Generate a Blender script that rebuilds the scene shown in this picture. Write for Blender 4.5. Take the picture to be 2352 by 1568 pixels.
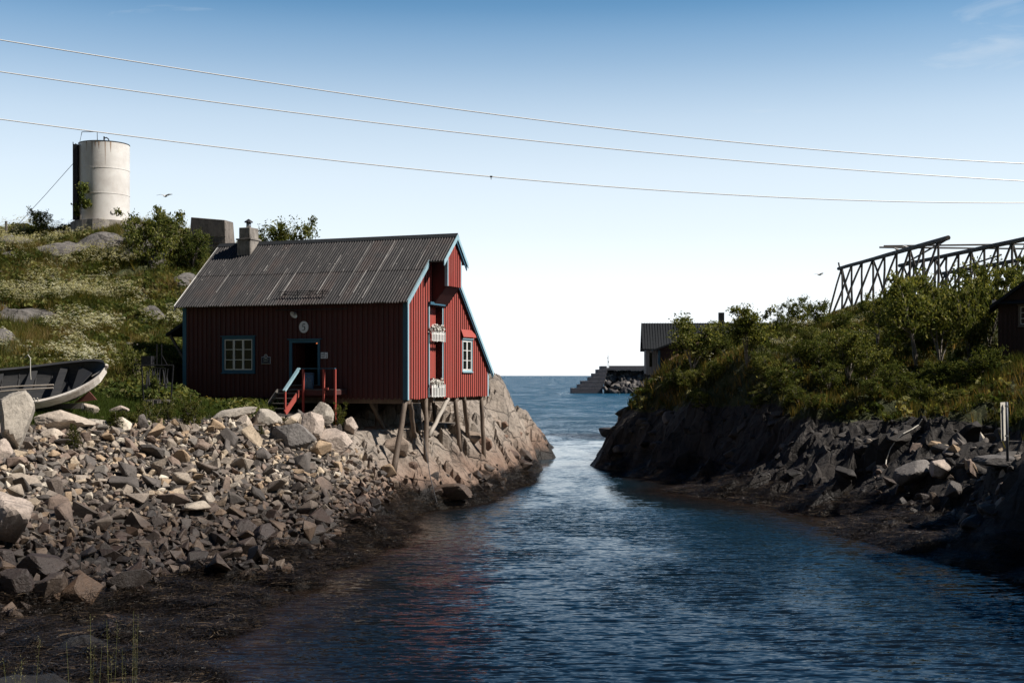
import bpy, bmesh, math, random
import numpy as np
from mathutils import Vector, Matrix, Euler
random.seed(7); rng = np.random.default_rng(11)
R = math.radians
for o in list(bpy.data.objects): bpy.data.objects.remove(o)
sc = bpy.context.scene; COL = sc.collection

# ------------------------------------------------------------------ camera
F = 2900.0; CZ = 5.5; HY = 861.0                       # focal length in photo pixels (2352 wide), eye height, horizon row
cam = bpy.data.cameras.new("camera"); cam.sensor_width = 36; cam.lens = 36 * F / 2352
cam.shift_y = (HY - 784) / 2352; cam.clip_start = 0.2; cam.clip_end = 90000
camo = bpy.data.objects.new("camera", cam); COL.objects.link(camo)
camo.location = (0, 0, CZ); camo.rotation_euler = (R(90), 0, 0); sc.camera = camo

# ------------------------------------------------------------------ light
SUN_AZ = -10.0; SUN_EL = 46.0                            # azimuth from +X towards +Y
sd = Vector((math.cos(R(SUN_AZ)) * math.cos(R(SUN_EL)), math.sin(R(SUN_AZ)) * math.cos(R(SUN_EL)), math.sin(R(SUN_EL))))
sun = bpy.data.lights.new("sun", 'SUN'); sun.energy = 5.0; sun.angle = R(0.53); sun.color = (1.0, 0.93, 0.84)
suno = bpy.data.objects.new("sun", sun); COL.objects.link(suno)
suno.rotation_euler = (-sd).to_track_quat('-Z', 'Y').to_euler()
world = bpy.data.worlds.new("World"); sc.world = world; world.use_nodes = True
nt = world.node_tree; nt.nodes.clear()
def N(tree, t, **kw):
    n = tree.nodes.new(t)
    for k, v in kw.items():
        if k.startswith('i_'):
            n.inputs[k[2:].replace('_', ' ')].default_value = v
        else: setattr(n, k, v)
    return n
sky = N(nt, 'ShaderNodeTexSky', sky_type='NISHITA', sun_disc=False, sun_elevation=R(SUN_EL), sun_rotation=R(90 - SUN_AZ), altitude=10, air_density=1.0, dust_density=0.6, ozone_density=2.0)
tint = N(nt, 'ShaderNodeMix', data_type='RGBA', blend_type='MULTIPLY'); tint.inputs[0].default_value = 1; tint.inputs[7].default_value = (0.21, 0.90, 1.20, 1)
nt.links.new(sky.outputs[0], tint.inputs[6])
tc = N(nt, 'ShaderNodeTexCoord'); sx = N(nt, 'ShaderNodeSeparateXYZ'); nt.links.new(tc.outputs['Generated'], sx.inputs[0])
ramp = N(nt, 'ShaderNodeValToRGB'); e = ramp.color_ramp.elements
e[0].position = 0.0; e[0].color = (1, 1, 1, 1); e[1].position = 0.36; e[1].color = (0, 0, 0, 1)
for p_, v in ((0.035, .97), (0.075, .91), (0.111, .77), (0.155, .66), (0.196, .50), (0.24, .27), (0.28, .10)):
    q = e.new(p_); q.color = (v, v, v, 1)
nt.links.new(sx.outputs[2], ramp.inputs[0])
zr = N(nt, 'ShaderNodeValToRGB'); zr.color_ramp.elements[0].position = .26; zr.color_ramp.elements[0].color = (1, 1, 1, 1); zr.color_ramp.elements[1].position = .55; zr.color_ramp.elements[1].color = (.22, .25, .32, 1)
nt.links.new(sx.outputs[2], zr.inputs[0]); zm = N(nt, 'ShaderNodeMix', data_type='RGBA', blend_type='MULTIPLY'); zm.inputs[0].default_value = 1
nt.links.new(tint.outputs[2], zm.inputs[6]); nt.links.new(zr.outputs[0], zm.inputs[7])
hor = N(nt, 'ShaderNodeMix', data_type='RGBA'); hor.inputs[7].default_value = (11.4, 11.9, 12.3, 1)
nt.links.new(ramp.outputs[0], hor.inputs[0]); nt.links.new(zm.outputs[2], hor.inputs[6])
# thin wisps of cloud
mp = N(nt, 'ShaderNodeMapping'); mp.inputs['Scale'].default_value = (1.0, 1.6, 5.0); mp.inputs['Rotation'].default_value = (0, R(12), 0)
nt.links.new(tc.outputs['Generated'], mp.inputs[0])
cn = N(nt, 'ShaderNodeTexNoise', i_Scale=9.0, i_Detail=8.0, i_Roughness=0.62, i_Distortion=0.6); nt.links.new(mp.outputs[0], cn.inputs['Vector'])
def spot(px, py, rad):
    d = Vector(((px - 1176) / F, 1, (HY - py) / F)).normalized(); ds = N(nt, 'ShaderNodeVectorMath', operation='DISTANCE'); ds.inputs[1].default_value = d
    nt.links.new(tc.outputs['Generated'], ds.inputs[0]); mr = N(nt, 'ShaderNodeMapRange'); mr.inputs[1].default_value = rad; mr.inputs[2].default_value = 0; nt.links.new(ds.outputs['Value'], mr.inputs[0]); return mr.outputs[0]
m1 = N(nt, 'ShaderNodeMath', operation='MULTIPLY'); m1.inputs[1].default_value = .30; nt.links.new(spot(2330, 20, .075), m1.inputs[0])
m2 = N(nt, 'ShaderNodeMath', operation='MULTIPLY'); m2.inputs[1].default_value = .16; nt.links.new(spot(1745, 262, .04), m2.inputs[0])
m3 = N(nt, 'ShaderNodeMath', operation='ADD'); nt.links.new(m1.outputs[0], m3.inputs[0]); nt.links.new(m2.outputs[0], m3.inputs[1])
m4 = N(nt, 'ShaderNodeMath', operation='ADD'); nt.links.new(m3.outputs[0], m4.inputs[0]); nt.links.new(cn.outputs[0], m4.inputs[1])
cr = N(nt, 'ShaderNodeValToRGB'); cr.color_ramp.elements[0].position = .66; cr.color_ramp.elements[1].position = .95
cr.color_ramp.elements[1].color = (.4, .4, .4, 1); nt.links.new(m4.outputs[0], cr.inputs[0])
cl = N(nt, 'ShaderNodeMix', data_type='RGBA'); cl.inputs[7].default_value = (8.2, 8.8, 9.4, 1)
nt.links.new(cr.outputs[0], cl.inputs[0]); nt.links.new(hor.outputs[2], cl.inputs[6])
bg = N(nt, 'ShaderNodeBackground'); bg.inputs[1].default_value = 0.078
nt.links.new(cl.outputs[2], bg.inputs[0]); wo = N(nt, 'ShaderNodeOutputWorld'); nt.links.new(bg.outputs[0], wo.inputs[0])
vs = sc.view_settings; sc.display_settings.display_device = 'sRGB'
vs.view_transform = 'Standard'; vs.look = 'None'; vs.gamma = 1; vs.exposure = 0.30; vs.use_curve_mapping = False
sc.cycles.max_bounces = 6; sc.cycles.diffuse_bounces = 2; sc.cycles.glossy_bounces = 3; sc.cycles.transparent_max_bounces = 6
sc.cycles.sample_clamp_indirect = 4

def P(px, py, D): return Vector(((px - 1176) / F * D, D, CZ + (HY - py) / F * D))

# ------------------------------------------------------------------ materials
def mat(name):
    m = bpy.data.materials.new(name); m.use_nodes = True; t = m.node_tree; b = t.nodes['Principled BSDF']
    return m, t, b
def L(t, a, b): t.links.new(a, b)
def ramp_node(t, src, stops, interp='LINEAR'):
    r = N(t, 'ShaderNodeValToRGB'); r.color_ramp.interpolation = interp; e = r.color_ramp.elements
    e[0].position = stops[0][0]; e[0].color = (*stops[0][1], 1); e[1].position = stops[-1][0]; e[1].color = (*stops[-1][1], 1)
    for p_, c in stops[1:-1]:
        q = e.new(p_); q.color = (*c, 1)
    L(t, src, r.inputs[0]); return r
def mixc(t, fac, a, b, mode='MIX'):
    m = N(t, 'ShaderNodeMix', data_type='RGBA', blend_type=mode)
    for s, v in ((0, fac), (6, a), (7, b)):
        if isinstance(v, bpy.types.NodeSocket): L(t, v, m.inputs[s])
        elif isinstance(v, tuple): m.inputs[s].default_value = (*v, 1)
        else: m.inputs[s].default_value = v
    return m.outputs[2]
def math_(t, op, a, b=0.0, c=None):
    m = N(t, 'ShaderNodeMath', operation=op)
    for i, v in enumerate((a, b) if c is None else (a, b, c)):
        if isinstance(v, bpy.types.NodeSocket): L(t, v, m.inputs[i])
        else: m.inputs[i].default_value = v
    return m.outputs[0]
def noise(t, vec, scale, detail=6, rough=.6, dist=0.0):
    n = N(t, 'ShaderNodeTexNoise', i_Scale=scale, i_Detail=detail, i_Roughness=rough, i_Distortion=dist)
    if vec is not None: L(t, vec, n.inputs['Vector'])
    return n.outputs[0]
def coords(t, kind='Object', scale=(1, 1, 1)):
    c = N(t, 'ShaderNodeTexCoord'); m = N(t, 'ShaderNodeMapping'); m.inputs['Scale'].default_value = scale
    L(t, c.outputs[kind], m.inputs[0]); return m.outputs[0]
def world_pos(t, scale=(1, 1, 1)):
    g = N(t, 'ShaderNodeNewGeometry'); m = N(t, 'ShaderNodeMapping'); m.inputs['Scale'].default_value = scale
    L(t, g.outputs['Position'], m.inputs[0]); return m.outputs[0]
def bump(t, b, h, strength=.5, dist=.05):
    n = N(t, 'ShaderNodeBump', i_Strength=strength, i_Distance=dist); L(t, h, n.inputs['Height'])
    L(t, n.outputs[0], b.inputs['Normal']); return n
def simple(name, c, rough=.7, metal=0, var=.25, scale=6, streak=(1, 1, 1), bstr=.2, rnd=.15):
    m, t, b = mat(name); v = coords(t, 'Object', streak); n = noise(t, v, scale)
    lo = tuple(x * (1 - var) for x in c); hi = tuple(min(1, x * (1 + var)) for x in c)
    r = ramp_node(t, n, ((.3, lo), (.7, hi)))
    oi = N(t, 'ShaderNodeObjectInfo'); f = math_(t, 'MULTIPLY_ADD', oi.outputs['Random'], 2 * rnd, 1 - rnd)
    cc = N(t, 'ShaderNodeVectorMath', operation='SCALE'); L(t, r.outputs[0], cc.inputs[0]); L(t, f, cc.inputs['Scale'])
    L(t, cc.outputs[0], b.inputs['Base Color']); b.inputs['Roughness'].default_value = rough; b.inputs['Metallic'].default_value = metal
    bump(t, b, n, bstr, .01); return m

def painted_wood(name, c, worn, amount=.5, streak=(9, 9, .7)):
    m, t, b = mat(name); v = coords(t, 'Object', streak); n1 = noise(t, v, 2.2, 8, .7); n2 = noise(t, world_pos(t), 1.1, 3, .5)
    s = math_(t, 'ADD', math_(t, 'MULTIPLY', n1, .7), math_(t, 'MULTIPLY', n2, .3))
    r = ramp_node(t, s, ((1 - amount - .25, (0, 0, 0)), (1 - amount + .12, (1, 1, 1))))
    oi = N(t, 'ShaderNodeObjectInfo'); f = math_(t, 'MULTIPLY_ADD', oi.outputs['Random'], .34, .83)
    base = N(t, 'ShaderNodeVectorMath', operation='SCALE'); base.inputs[0].default_value = c; L(t, f, base.inputs['Scale'])
    L(t, mixc(t, r.outputs[0], base.outputs[0], worn), b.inputs['Base Color'])
    b.inputs['Roughness'].default_value = .72; bump(t, b, n1, .35, .008); return m
M = {}
M['red'] = painted_wood('worn_red_paint', (.40, .062, .046), (.34, .10, .078), .34)
M['redshade'] = painted_wood('red_paint_shade', (.075, .020, .019), (.055, .024, .022), .36)  # same red as the gable, darkened to carry the front wall's shade
M['redwall'] = painted_wood('red_paint_deep_shade', (.085, .014, .012), (.05, .015, .014), .4)  # shade put into the red of board gaps, hatch reveals and hoist sides
M['hutred'] = painted_wood('brown_red_boards', (.032, .012, .011), (.03, .015, .013), .4)
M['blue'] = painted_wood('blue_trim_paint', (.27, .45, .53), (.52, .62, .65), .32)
M['darkblue'] = painted_wood('trim_blue_shade', (.035, .12, .19), (.06, .16, .22), .25)  # darker copy of the trim blue, shade put into the colour
M['white'] = painted_wood('white_paint', (.78, .77, .73), (.5, .47, .42), .22)
M['greywood'] = painted_wood('grey_weathered_wood', (.24, .22, .20), (.11, .095, .085), .5)
M['stilt'] = painted_wood('bare_log', (.25, .19, .14), (.09, .065, .05), .5, (14, 14, 1.2))
M['palelog'] = painted_wood('bleached_log', (.50, .45, .39), (.26, .21, .17), .4, (14, 14, 1.2))
M['rackwood'] = painted_wood('rack_wood', (.10, .085, .075), (.05, .045, .04), .5)
M['paleplank'] = painted_wood('whitewashed_planks', (.46, .48, .50), (.26, .26, .27), .4)
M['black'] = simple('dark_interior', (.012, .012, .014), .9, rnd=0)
M['iron'] = simple('dark_iron', (.035, .035, .04), .55, .4, .4, 14)
M['galv'] = simple('galvanised_metal', (.42, .44, .46), .4, .7, .2, 8)
M['polesteel'] = simple('dull_grey_pole', (.10, .11, .13), .6, .2, .2, 8)
M['signback'] = simple('sign_plate_back', (.74, .70, .62), .5, 0, .06, 4)
M['plate'] = simple('enamel_plate', (.72, .74, .78), .4, 0, .04, 4, rnd=0)
M['ink'] = simple('sign_ink', (.02, .022, .03), .6, rnd=0)
M['navy'] = simple('navy_sign_face', (.02, .025, .05), .5, rnd=0)
M['redrag'] = simple('faded_red_cloth', (.42, .07, .05), .9)
M['hull'] = painted_wood('tarred_hull', (.022, .022, .024), (.05, .045, .04), .3, (1, 8, 8))
M['boatin'] = painted_wood('boat_inside', (.022, .023, .026), (.06, .058, .055), .35, (1, 8, 8))
M['gunwale'] = painted_wood('white_gunwale', (.70, .66, .60), (.30, .19, .13), .33, (2, 9, 9))
M['rudder'] = simple('rust_red_board', (.16, .055, .04), .8)
M['rope'] = simple('pale_rope', (.6, .57, .5), .9, 0, .2, 30)
M['bin'] = simple('blue_grey_bin', (.12, .18, .24), .5)
M['petal'] = simple('white_petals', (.75, .72, .66), .8, 0, .15, 20)
M['gull'] = simple('gull_feathers', (.6, .6, .6), .8, 0, .25, 20)
m, t, b = mat('window_glass'); b.inputs['Base Color'].default_value = (.010, .012, .012, 1); b.inputs['Roughness'].default_value = .04; M['glass'] = m
m, t, b = mat('warm_lamp'); b.inputs['Base Color'].default_value = (.8, .3, .12, 1); b.inputs['Emission Color'].default_value = (1, .28, .1, 1); b.inputs['Emission Strength'].default_value = .5; M['lamp'] = m
m, t, b = mat('wire_metal'); b.inputs['Base Color'].default_value = (.92, .90, .86, 1); b.inputs['Roughness'].default_value = .35; M['wire'] = m

# corrugated roof: old dark grey sheets, rust and lichen, pale streaks down the slope
def roof_mat():
    m, t, b = mat('old_corrugated_sheet')
    v = coords(t, 'Object', (9, .35, .35)); n1 = noise(t, v, 3, 6, .7); n2 = noise(t, coords(t, 'Object', (1, 1, 1)), 1.3, 5, .65)
    oi = N(t, 'ShaderNodeObjectInfo')
    c = ramp_node(t, n1, ((.34, (.010, .010, .011)), (.5, (.024, .022, .023)), (.62, (.055, .050, .049)), (.72, (.28, .265, .255))))
    rust = ramp_node(t, math_(t, 'ADD', math_(t, 'MULTIPLY', n2, .7), math_(t, 'MULTIPLY', oi.outputs['Random'], .3)), ((.5, (0, 0, 0)), (.68, (.6, .6, .6))))
    c2 = mixc(t, rust.outputs[0], c.outputs[0], (.055, .036, .031))
    sp = noise(t, coords(t, 'Object', (1, 1, 1)), 9, 3, .5); spr = ramp_node(t, sp, ((.70, (0, 0, 0)), (.74, (1, 1, 1))))
    c3 = mixc(t, spr.outputs[0], c2, (.38, .36, .33))
    L(t, c3, b.inputs['Base Color']); b.inputs['Roughness'].default_value = .68; bump(t, b, n1, .3, .01); return m
M['roof'] = roof_mat()
M['edge'] = simple('sheet_edge_pale', (.42, .40, .38), .6, 0, .5, 3, (1, .4, .4))  # pale strips along the sheet joints
M['slate'] = simple('dark_roof_felt', (.012, .015, .019), .95, 0, .3, 5)
M['rustroof'] = simple('rusty_sheet', (.24, .13, .11), .7, 0, .3, 5, (6, 1, 1))

def concrete(name, c, dark, amt=.5):
    m, t, b = mat(name); v = coords(t, 'Object'); n1 = noise(t, v, 1.5, 9, .7); n2 = noise(t, coords(t, 'Object', (1, 1, .35)), 7, 6, .7)
    s = math_(t, 'ADD', math_(t, 'MULTIPLY', n1, .6), math_(t, 'MULTIPLY', n2, .4))
    r = ramp_node(t, s, ((.35, dark), (.5 + (1 - amt) * .1, c), (.75, tuple(x * 1.25 for x in c))))
    L(t, r.outputs[0], b.inputs['Base Color']); b.inputs['Roughness'].default_value = .9; bump(t, b, n2, .6, .03); return m
M['concrete'] = concrete('weathered_concrete', (.30, .27, .24), (.08, .072, .065))
M['ruin'] = concrete('old_rough_concrete', (.20, .175, .155), (.06, .052, .046))
M['pier'] = concrete('pier_concrete', (.11, .105, .115), (.05, .048, .055))

def tank_mat():
    m, t, b = mat('tank_paint'); v = coords(t, 'Object'); n1 = noise(t, v, .7, 8, .65); n2 = noise(t, coords(t, 'Object', (2.5, 2.5, .25)), 2, 8, .7)
    r = ramp_node(t, n1, ((.35, (.60, .56, .52)), (.6, (.74, .71, .67)), (.75, (.78, .76, .73))))
    rust = ramp_node(t, n2, ((.62, (0, 0, 0)), (.80, (.55, .55, .55))))
    L(t, mixc(t, rust.outputs[0], r.outputs[0], (.36, .25, .19)), b.inputs['Base Color']); b.inputs['Roughness'].default_value = .55
    bump(t, b, n1, .15, .03); return m
M['tank'] = tank_mat(); M['rustrun'] = simple('rust_run', (.42, .30, .22), .8, 0, .3, 20)

def stone_mat(name, cols, attr=False, wet=True, bscale=9, lich=True):
    m, t, b = mat(name); v = coords(t, 'Object')
    if attr:
        a = N(t, 'ShaderNodeAttribute', attribute_name='rnd'); r_ = a.outputs['Fac']
    else:
        r_ = N(t, 'ShaderNodeObjectInfo').outputs['Random']
    c = ramp_node(t, r_, cols, 'CONSTANT')
    n1 = noise(t, world_pos(t), 3.0, 10, .7); n2 = noise(t, world_pos(t), 14, 8, .75)
    s = math_(t, 'MULTIPLY_ADD', n1, 1.7, .30)
    c2 = N(t, 'ShaderNodeVectorMath', operation='SCALE'); L(t, c.outputs[0], c2.inputs[0]); L(t, s, c2.inputs['Scale'])
    sp = ramp_node(t, n2, ((.36, (.55, .55, .55)), (.5, (1, 1, 1)), (.66, (1.0, 1.0, 1.0))))
    c3 = mixc(t, 1.0, c2.outputs[0], sp.outputs[0], 'MULTIPLY')
    rough = .85
    if wet:                                             # the tide leaves everything below about one metre dark and stained
        g = N(t, 'ShaderNodeNewGeometry'); s3 = N(t, 'ShaderNodeSeparateXYZ'); L(t, g.outputs['Position'], s3.inputs[0])
        zz = math_(t, 'ADD', s3.outputs[2], math_(t, 'MULTIPLY', math_(t, 'SUBTRACT', noise(t, world_pos(t), .5, 4, .6), .5), 1.6))
        wr = ramp_node(t, math_(t, 'DIVIDE', zz, 3.0), ((.42, (1, 1, 1)), (.74, (0, 0, 0))))
        c3 = mixc(t, wr.outputs[0], c3, mixc(t, 1.0, c3, (.19, .155, .14), 'MULTIPLY'))
        L(t, math_(t, 'MULTIPLY_ADD', wr.outputs[0], -.35, .88), b.inputs['Roughness'])
    else: b.inputs['Roughness'].default_value = .88
    L(t, c3, b.inputs['Base Color']); bump(t, b, n2, .7, .05); return m
STONES = ((0, (.30, .25, .20)), (.14, (.155, .125, .105)), (.28, (.17, .15, .13)), (.38, (.43, .345, .25)), (.50, (.115, .10, .09)), (.60, (.215, .158, .125)), (.70, (.27, .225, .185)), (.80, (.38, .275, .18)), (.88, (.09, .078, .07)), (.95, (.60, .53, .43)))
M['stone'] = stone_mat('loose_stone', STONES); M['stone_s'] = stone_mat('loose_stone_small', STONES, attr=True)
M['boulder'] = stone_mat('granite_boulder', ((0, (.40, .33, .28)), (.35, (.36, .32, .27)), (.7, (.44, .37, .30))))
M['darkboulder'] = stone_mat('dark_boulder', ((0, (.13, .12, .12)), (.5, (.17, .14, .13))))
M['pierrock'] = stone_mat('breakwater_rock', ((0, (.10, .09, .085)), (.3, (.05, .047, .05)), (.6, (.19, .17, .155)), (.72, (.04, .037, .04))), wet=False)
M['grey_rock'] = stone_mat('grey_shore_rock', ((0, (.12, .11, .105)), (.5, (.17, .155, .145))))  # grey tone of the rock itself

def terrain_mat(name, rockc, weedc, warm):
    m, t, b = mat(name); wp = world_pos(t)
    g = N(t, 'ShaderNodeAttribute', attribute_name='grass').outputs['Fac']
    n1 = noise(t, wp, .8, 8, .65); n2 = noise(t, wp, 5, 10, .72); n3 = noise(t, wp, 22, 6, .75)
    rock = ramp_node(t, n1, ((.3, tuple(x * .55 for x in rockc)), (.5, rockc), (.7, tuple(x * 1.35 for x in rockc))))
    geo = N(t, 'ShaderNodeNewGeometry'); s3 = N(t, 'ShaderNodeSeparateXYZ'); L(t, geo.outputs['Position'], s3.inputs[0])
    wob = math_(t, 'MULTIPLY', math_(t, 'SUBTRACT', noise(t, wp, .45, 5, .6), .5), 1.8)
    zz = math_(t, 'ADD', s3.outputs[2], wob)
    hz_ = ramp_node(t, math_(t, 'DIVIDE', s3.outputs[2], 10.0), ((.50, (1, 1, 1)), (.60, (.48, .52, .57)))); rk = mixc(t, 1.0, rock.outputs[0], hz_.outputs[0], 'MULTIPLY')
    st = ramp_node(t, math_(t, 'DIVIDE', zz, 4.0), ((.18, (1, 1, 1)), (.62, (0, 0, 0))))
    c = mixc(t, math_(t, 'MULTIPLY', st.outputs[0], .85), rk, warm)
    # cracks
    vo = N(t, 'ShaderNodeTexVoronoi', feature='DISTANCE_TO_EDGE', i_Scale=.9); L(t, math_warp(t, wp, n1), vo.inputs['Vector'])
    ck = ramp_node(t, vo.outputs['Distance'], ((0, (.25, .25, .25)), (.045, (1, 1, 1))))
    c = mixc(t, .8, c, ck.outputs[0], 'MULTIPLY')
    sp = ramp_node(t, n2, ((.35, (.5, .5, .5)), (.52, (1, 1, 1)), (.7, (1.0, 1.0, 1.0))))
    c = mixc(t, .9, c, sp.outputs[0], 'MULTIPLY')
    so = N(t, 'ShaderNodeAttribute', attribute_name='dark_ground').outputs['Fac']; c = mixc(t, so, c, (.040, .033, .028))  # ground among the loose stones is darkened
    wd = ramp_node(t, math_(t, 'DIVIDE', zz, 3.0), ((.22, (1, 1, 1)), (.36, (0, 0, 0))))
    wc = ramp_node(t, n3, ((.35, tuple(x * .4 for x in weedc)), (.6, weedc), (.75, tuple(x * 2.2 for x in weedc))))
    c = mixc(t, wd.outputs[0], c, wc.outputs[0])
    gr = ramp_node(t, n2, ((.3, (.020, .026, .008)), (.5, (.045, .055, .016)), (.62, (.085, .075, .03)), (.75, (.13, .095, .05))))
    gm = ramp_node(t, math_(t, 'ADD', g, math_(t, 'MULTIPLY', math_(t, 'SUBTRACT', n2, .5), .7)), ((.42, (0, 0, 0)), (.56, (1, 1, 1))))
    c = mixc(t, gm.outputs[0], c, gr.outputs[0])
    L(t, c, b.inputs['Base Color']); L(t, math_(t, 'MULTIPLY_ADD', wd.outputs[0], -.4, .92), b.inputs['Roughness'])
    h = math_(t, 'ADD', math_(t, 'MULTIPLY', n2, .8), math_(t, 'ADD', math_(t, 'MULTIPLY', n3, .25), math_(t, 'MULTIPLY', ck.outputs[0], .5)))
    bump(t, b, h, .9, .14); return m
def math_warp(t, vec, n):
    v = N(t, 'ShaderNodeVectorMath', operation='ADD'); s = N(t, 'ShaderNodeCombineXYZ'); L(t, n, s.inputs[0]); L(t, n, s.inputs[1])
    L(t, vec, v.inputs[0]); L(t, s.outputs[0], v.inputs[1]); return v.outputs[0]
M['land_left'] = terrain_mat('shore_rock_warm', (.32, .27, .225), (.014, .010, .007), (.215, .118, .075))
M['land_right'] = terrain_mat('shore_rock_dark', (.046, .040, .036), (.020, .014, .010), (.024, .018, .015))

def leaf_mat(name, cols, trans=.35, attr='rnd'):
    m, t, b = mat(name); a = N(t, 'ShaderNodeAttribute', attribute_name=attr)
    c = ramp_node(t, a.outputs['Fac'], cols)
    d = N(t, 'ShaderNodeBsdfDiffuse'); tr = N(t, 'ShaderNodeBsdfTranslucent'); L(t, c.outputs[0], d.inputs[0])
    tcol = mixc(t, 1.0, c.outputs[0], (1.35, 1.25, .6), 'MULTIPLY'); L(t, tcol, tr.inputs[0])
    ms = N(t, 'ShaderNodeMixShader'); ms.inputs[0].default_value = trans; L(t, d.outputs[0], ms.inputs[1]); L(t, tr.outputs[0], ms.inputs[2])
    L(t, ms.outputs[0], t.nodes['Material Output'].inputs[0]); return m
M['leaf'] = leaf_mat('leaf_green', ((0, (.035, .05, .015)), (.5, (.080, .105, .030)), (.85, (.18, .185, .058)), (1, (.34, .32, .15))))
M['treeleaf'] = leaf_mat('rowan_leaves', ((0, (.04, .055, .017)), (.4, (.09, .11, .032)), (.75, (.21, .215, .07)), (1, (.42, .39, .19))), .4)
M['leafy'] = leaf_mat('leaf_yellow_green', ((0, (.05, .065, .018)), (.6, (.10, .11, .03)), (1, (.24, .21, .08))))
M['needle'] = leaf_mat('spruce_needles', ((0, (.03, .04, .012)), (1, (.09, .09, .025))), .2)
M['grass'] = leaf_mat('meadow_grass', ((0, (.04, .05, .013)), (.45, (.095, .105, .028)), (.7, (.17, .14, .05)), (.9, (.27, .19, .08)), (1, (.32, .24, .13))), .4)
M['grass_r'] = leaf_mat('russet_meadow_grass', ((0, (.018, .026, .008)), (.5, (.052, .062, .019)), (.72, (.11, .098, .03)), (.9, (.21, .14, .055)), (1, (.30, .20, .09))), .4)
M['lawn'] = leaf_mat('short_green_grass', ((0, (.035, .055, .014)), (1, (.09, .12, .03))), .4)
M['flower'] = leaf_mat('cream_umbels', ((0, (.52, .49, .30)), (.5, (.76, .74, .55)), (1, (.88, .87, .76))), .2)
M['yellow'] = leaf_mat('yellow_flowers', ((0, (.45, .30, .04)), (1, (.60, .42, .08))), .25)
m, t, b = mat('bladder_wrack'); a_ = N(t, 'ShaderNodeAttribute', attribute_name='rnd'); c_ = ramp_node(t, a_.outputs['Fac'], ((0, (.006, .0045, .0035)), (.6, (.016, .011, .008)), (.85, (.042, .028, .018)), (1, (.14, .10, .06)))); L(t, c_.outputs[0], b.inputs['Base Color']); b.inputs['Roughness'].default_value = .42; b.inputs['Specular IOR Level'].default_value = .4; M['weed'] = m
M['straw'] = leaf_mat('straw_stalks', ((0, (.12, .13, .04)), (1, (.38, .32, .20))), .3)
M['bark'] = simple('pale_bark', (.22, .19, .16), .9, 0, .4, 12)

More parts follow.
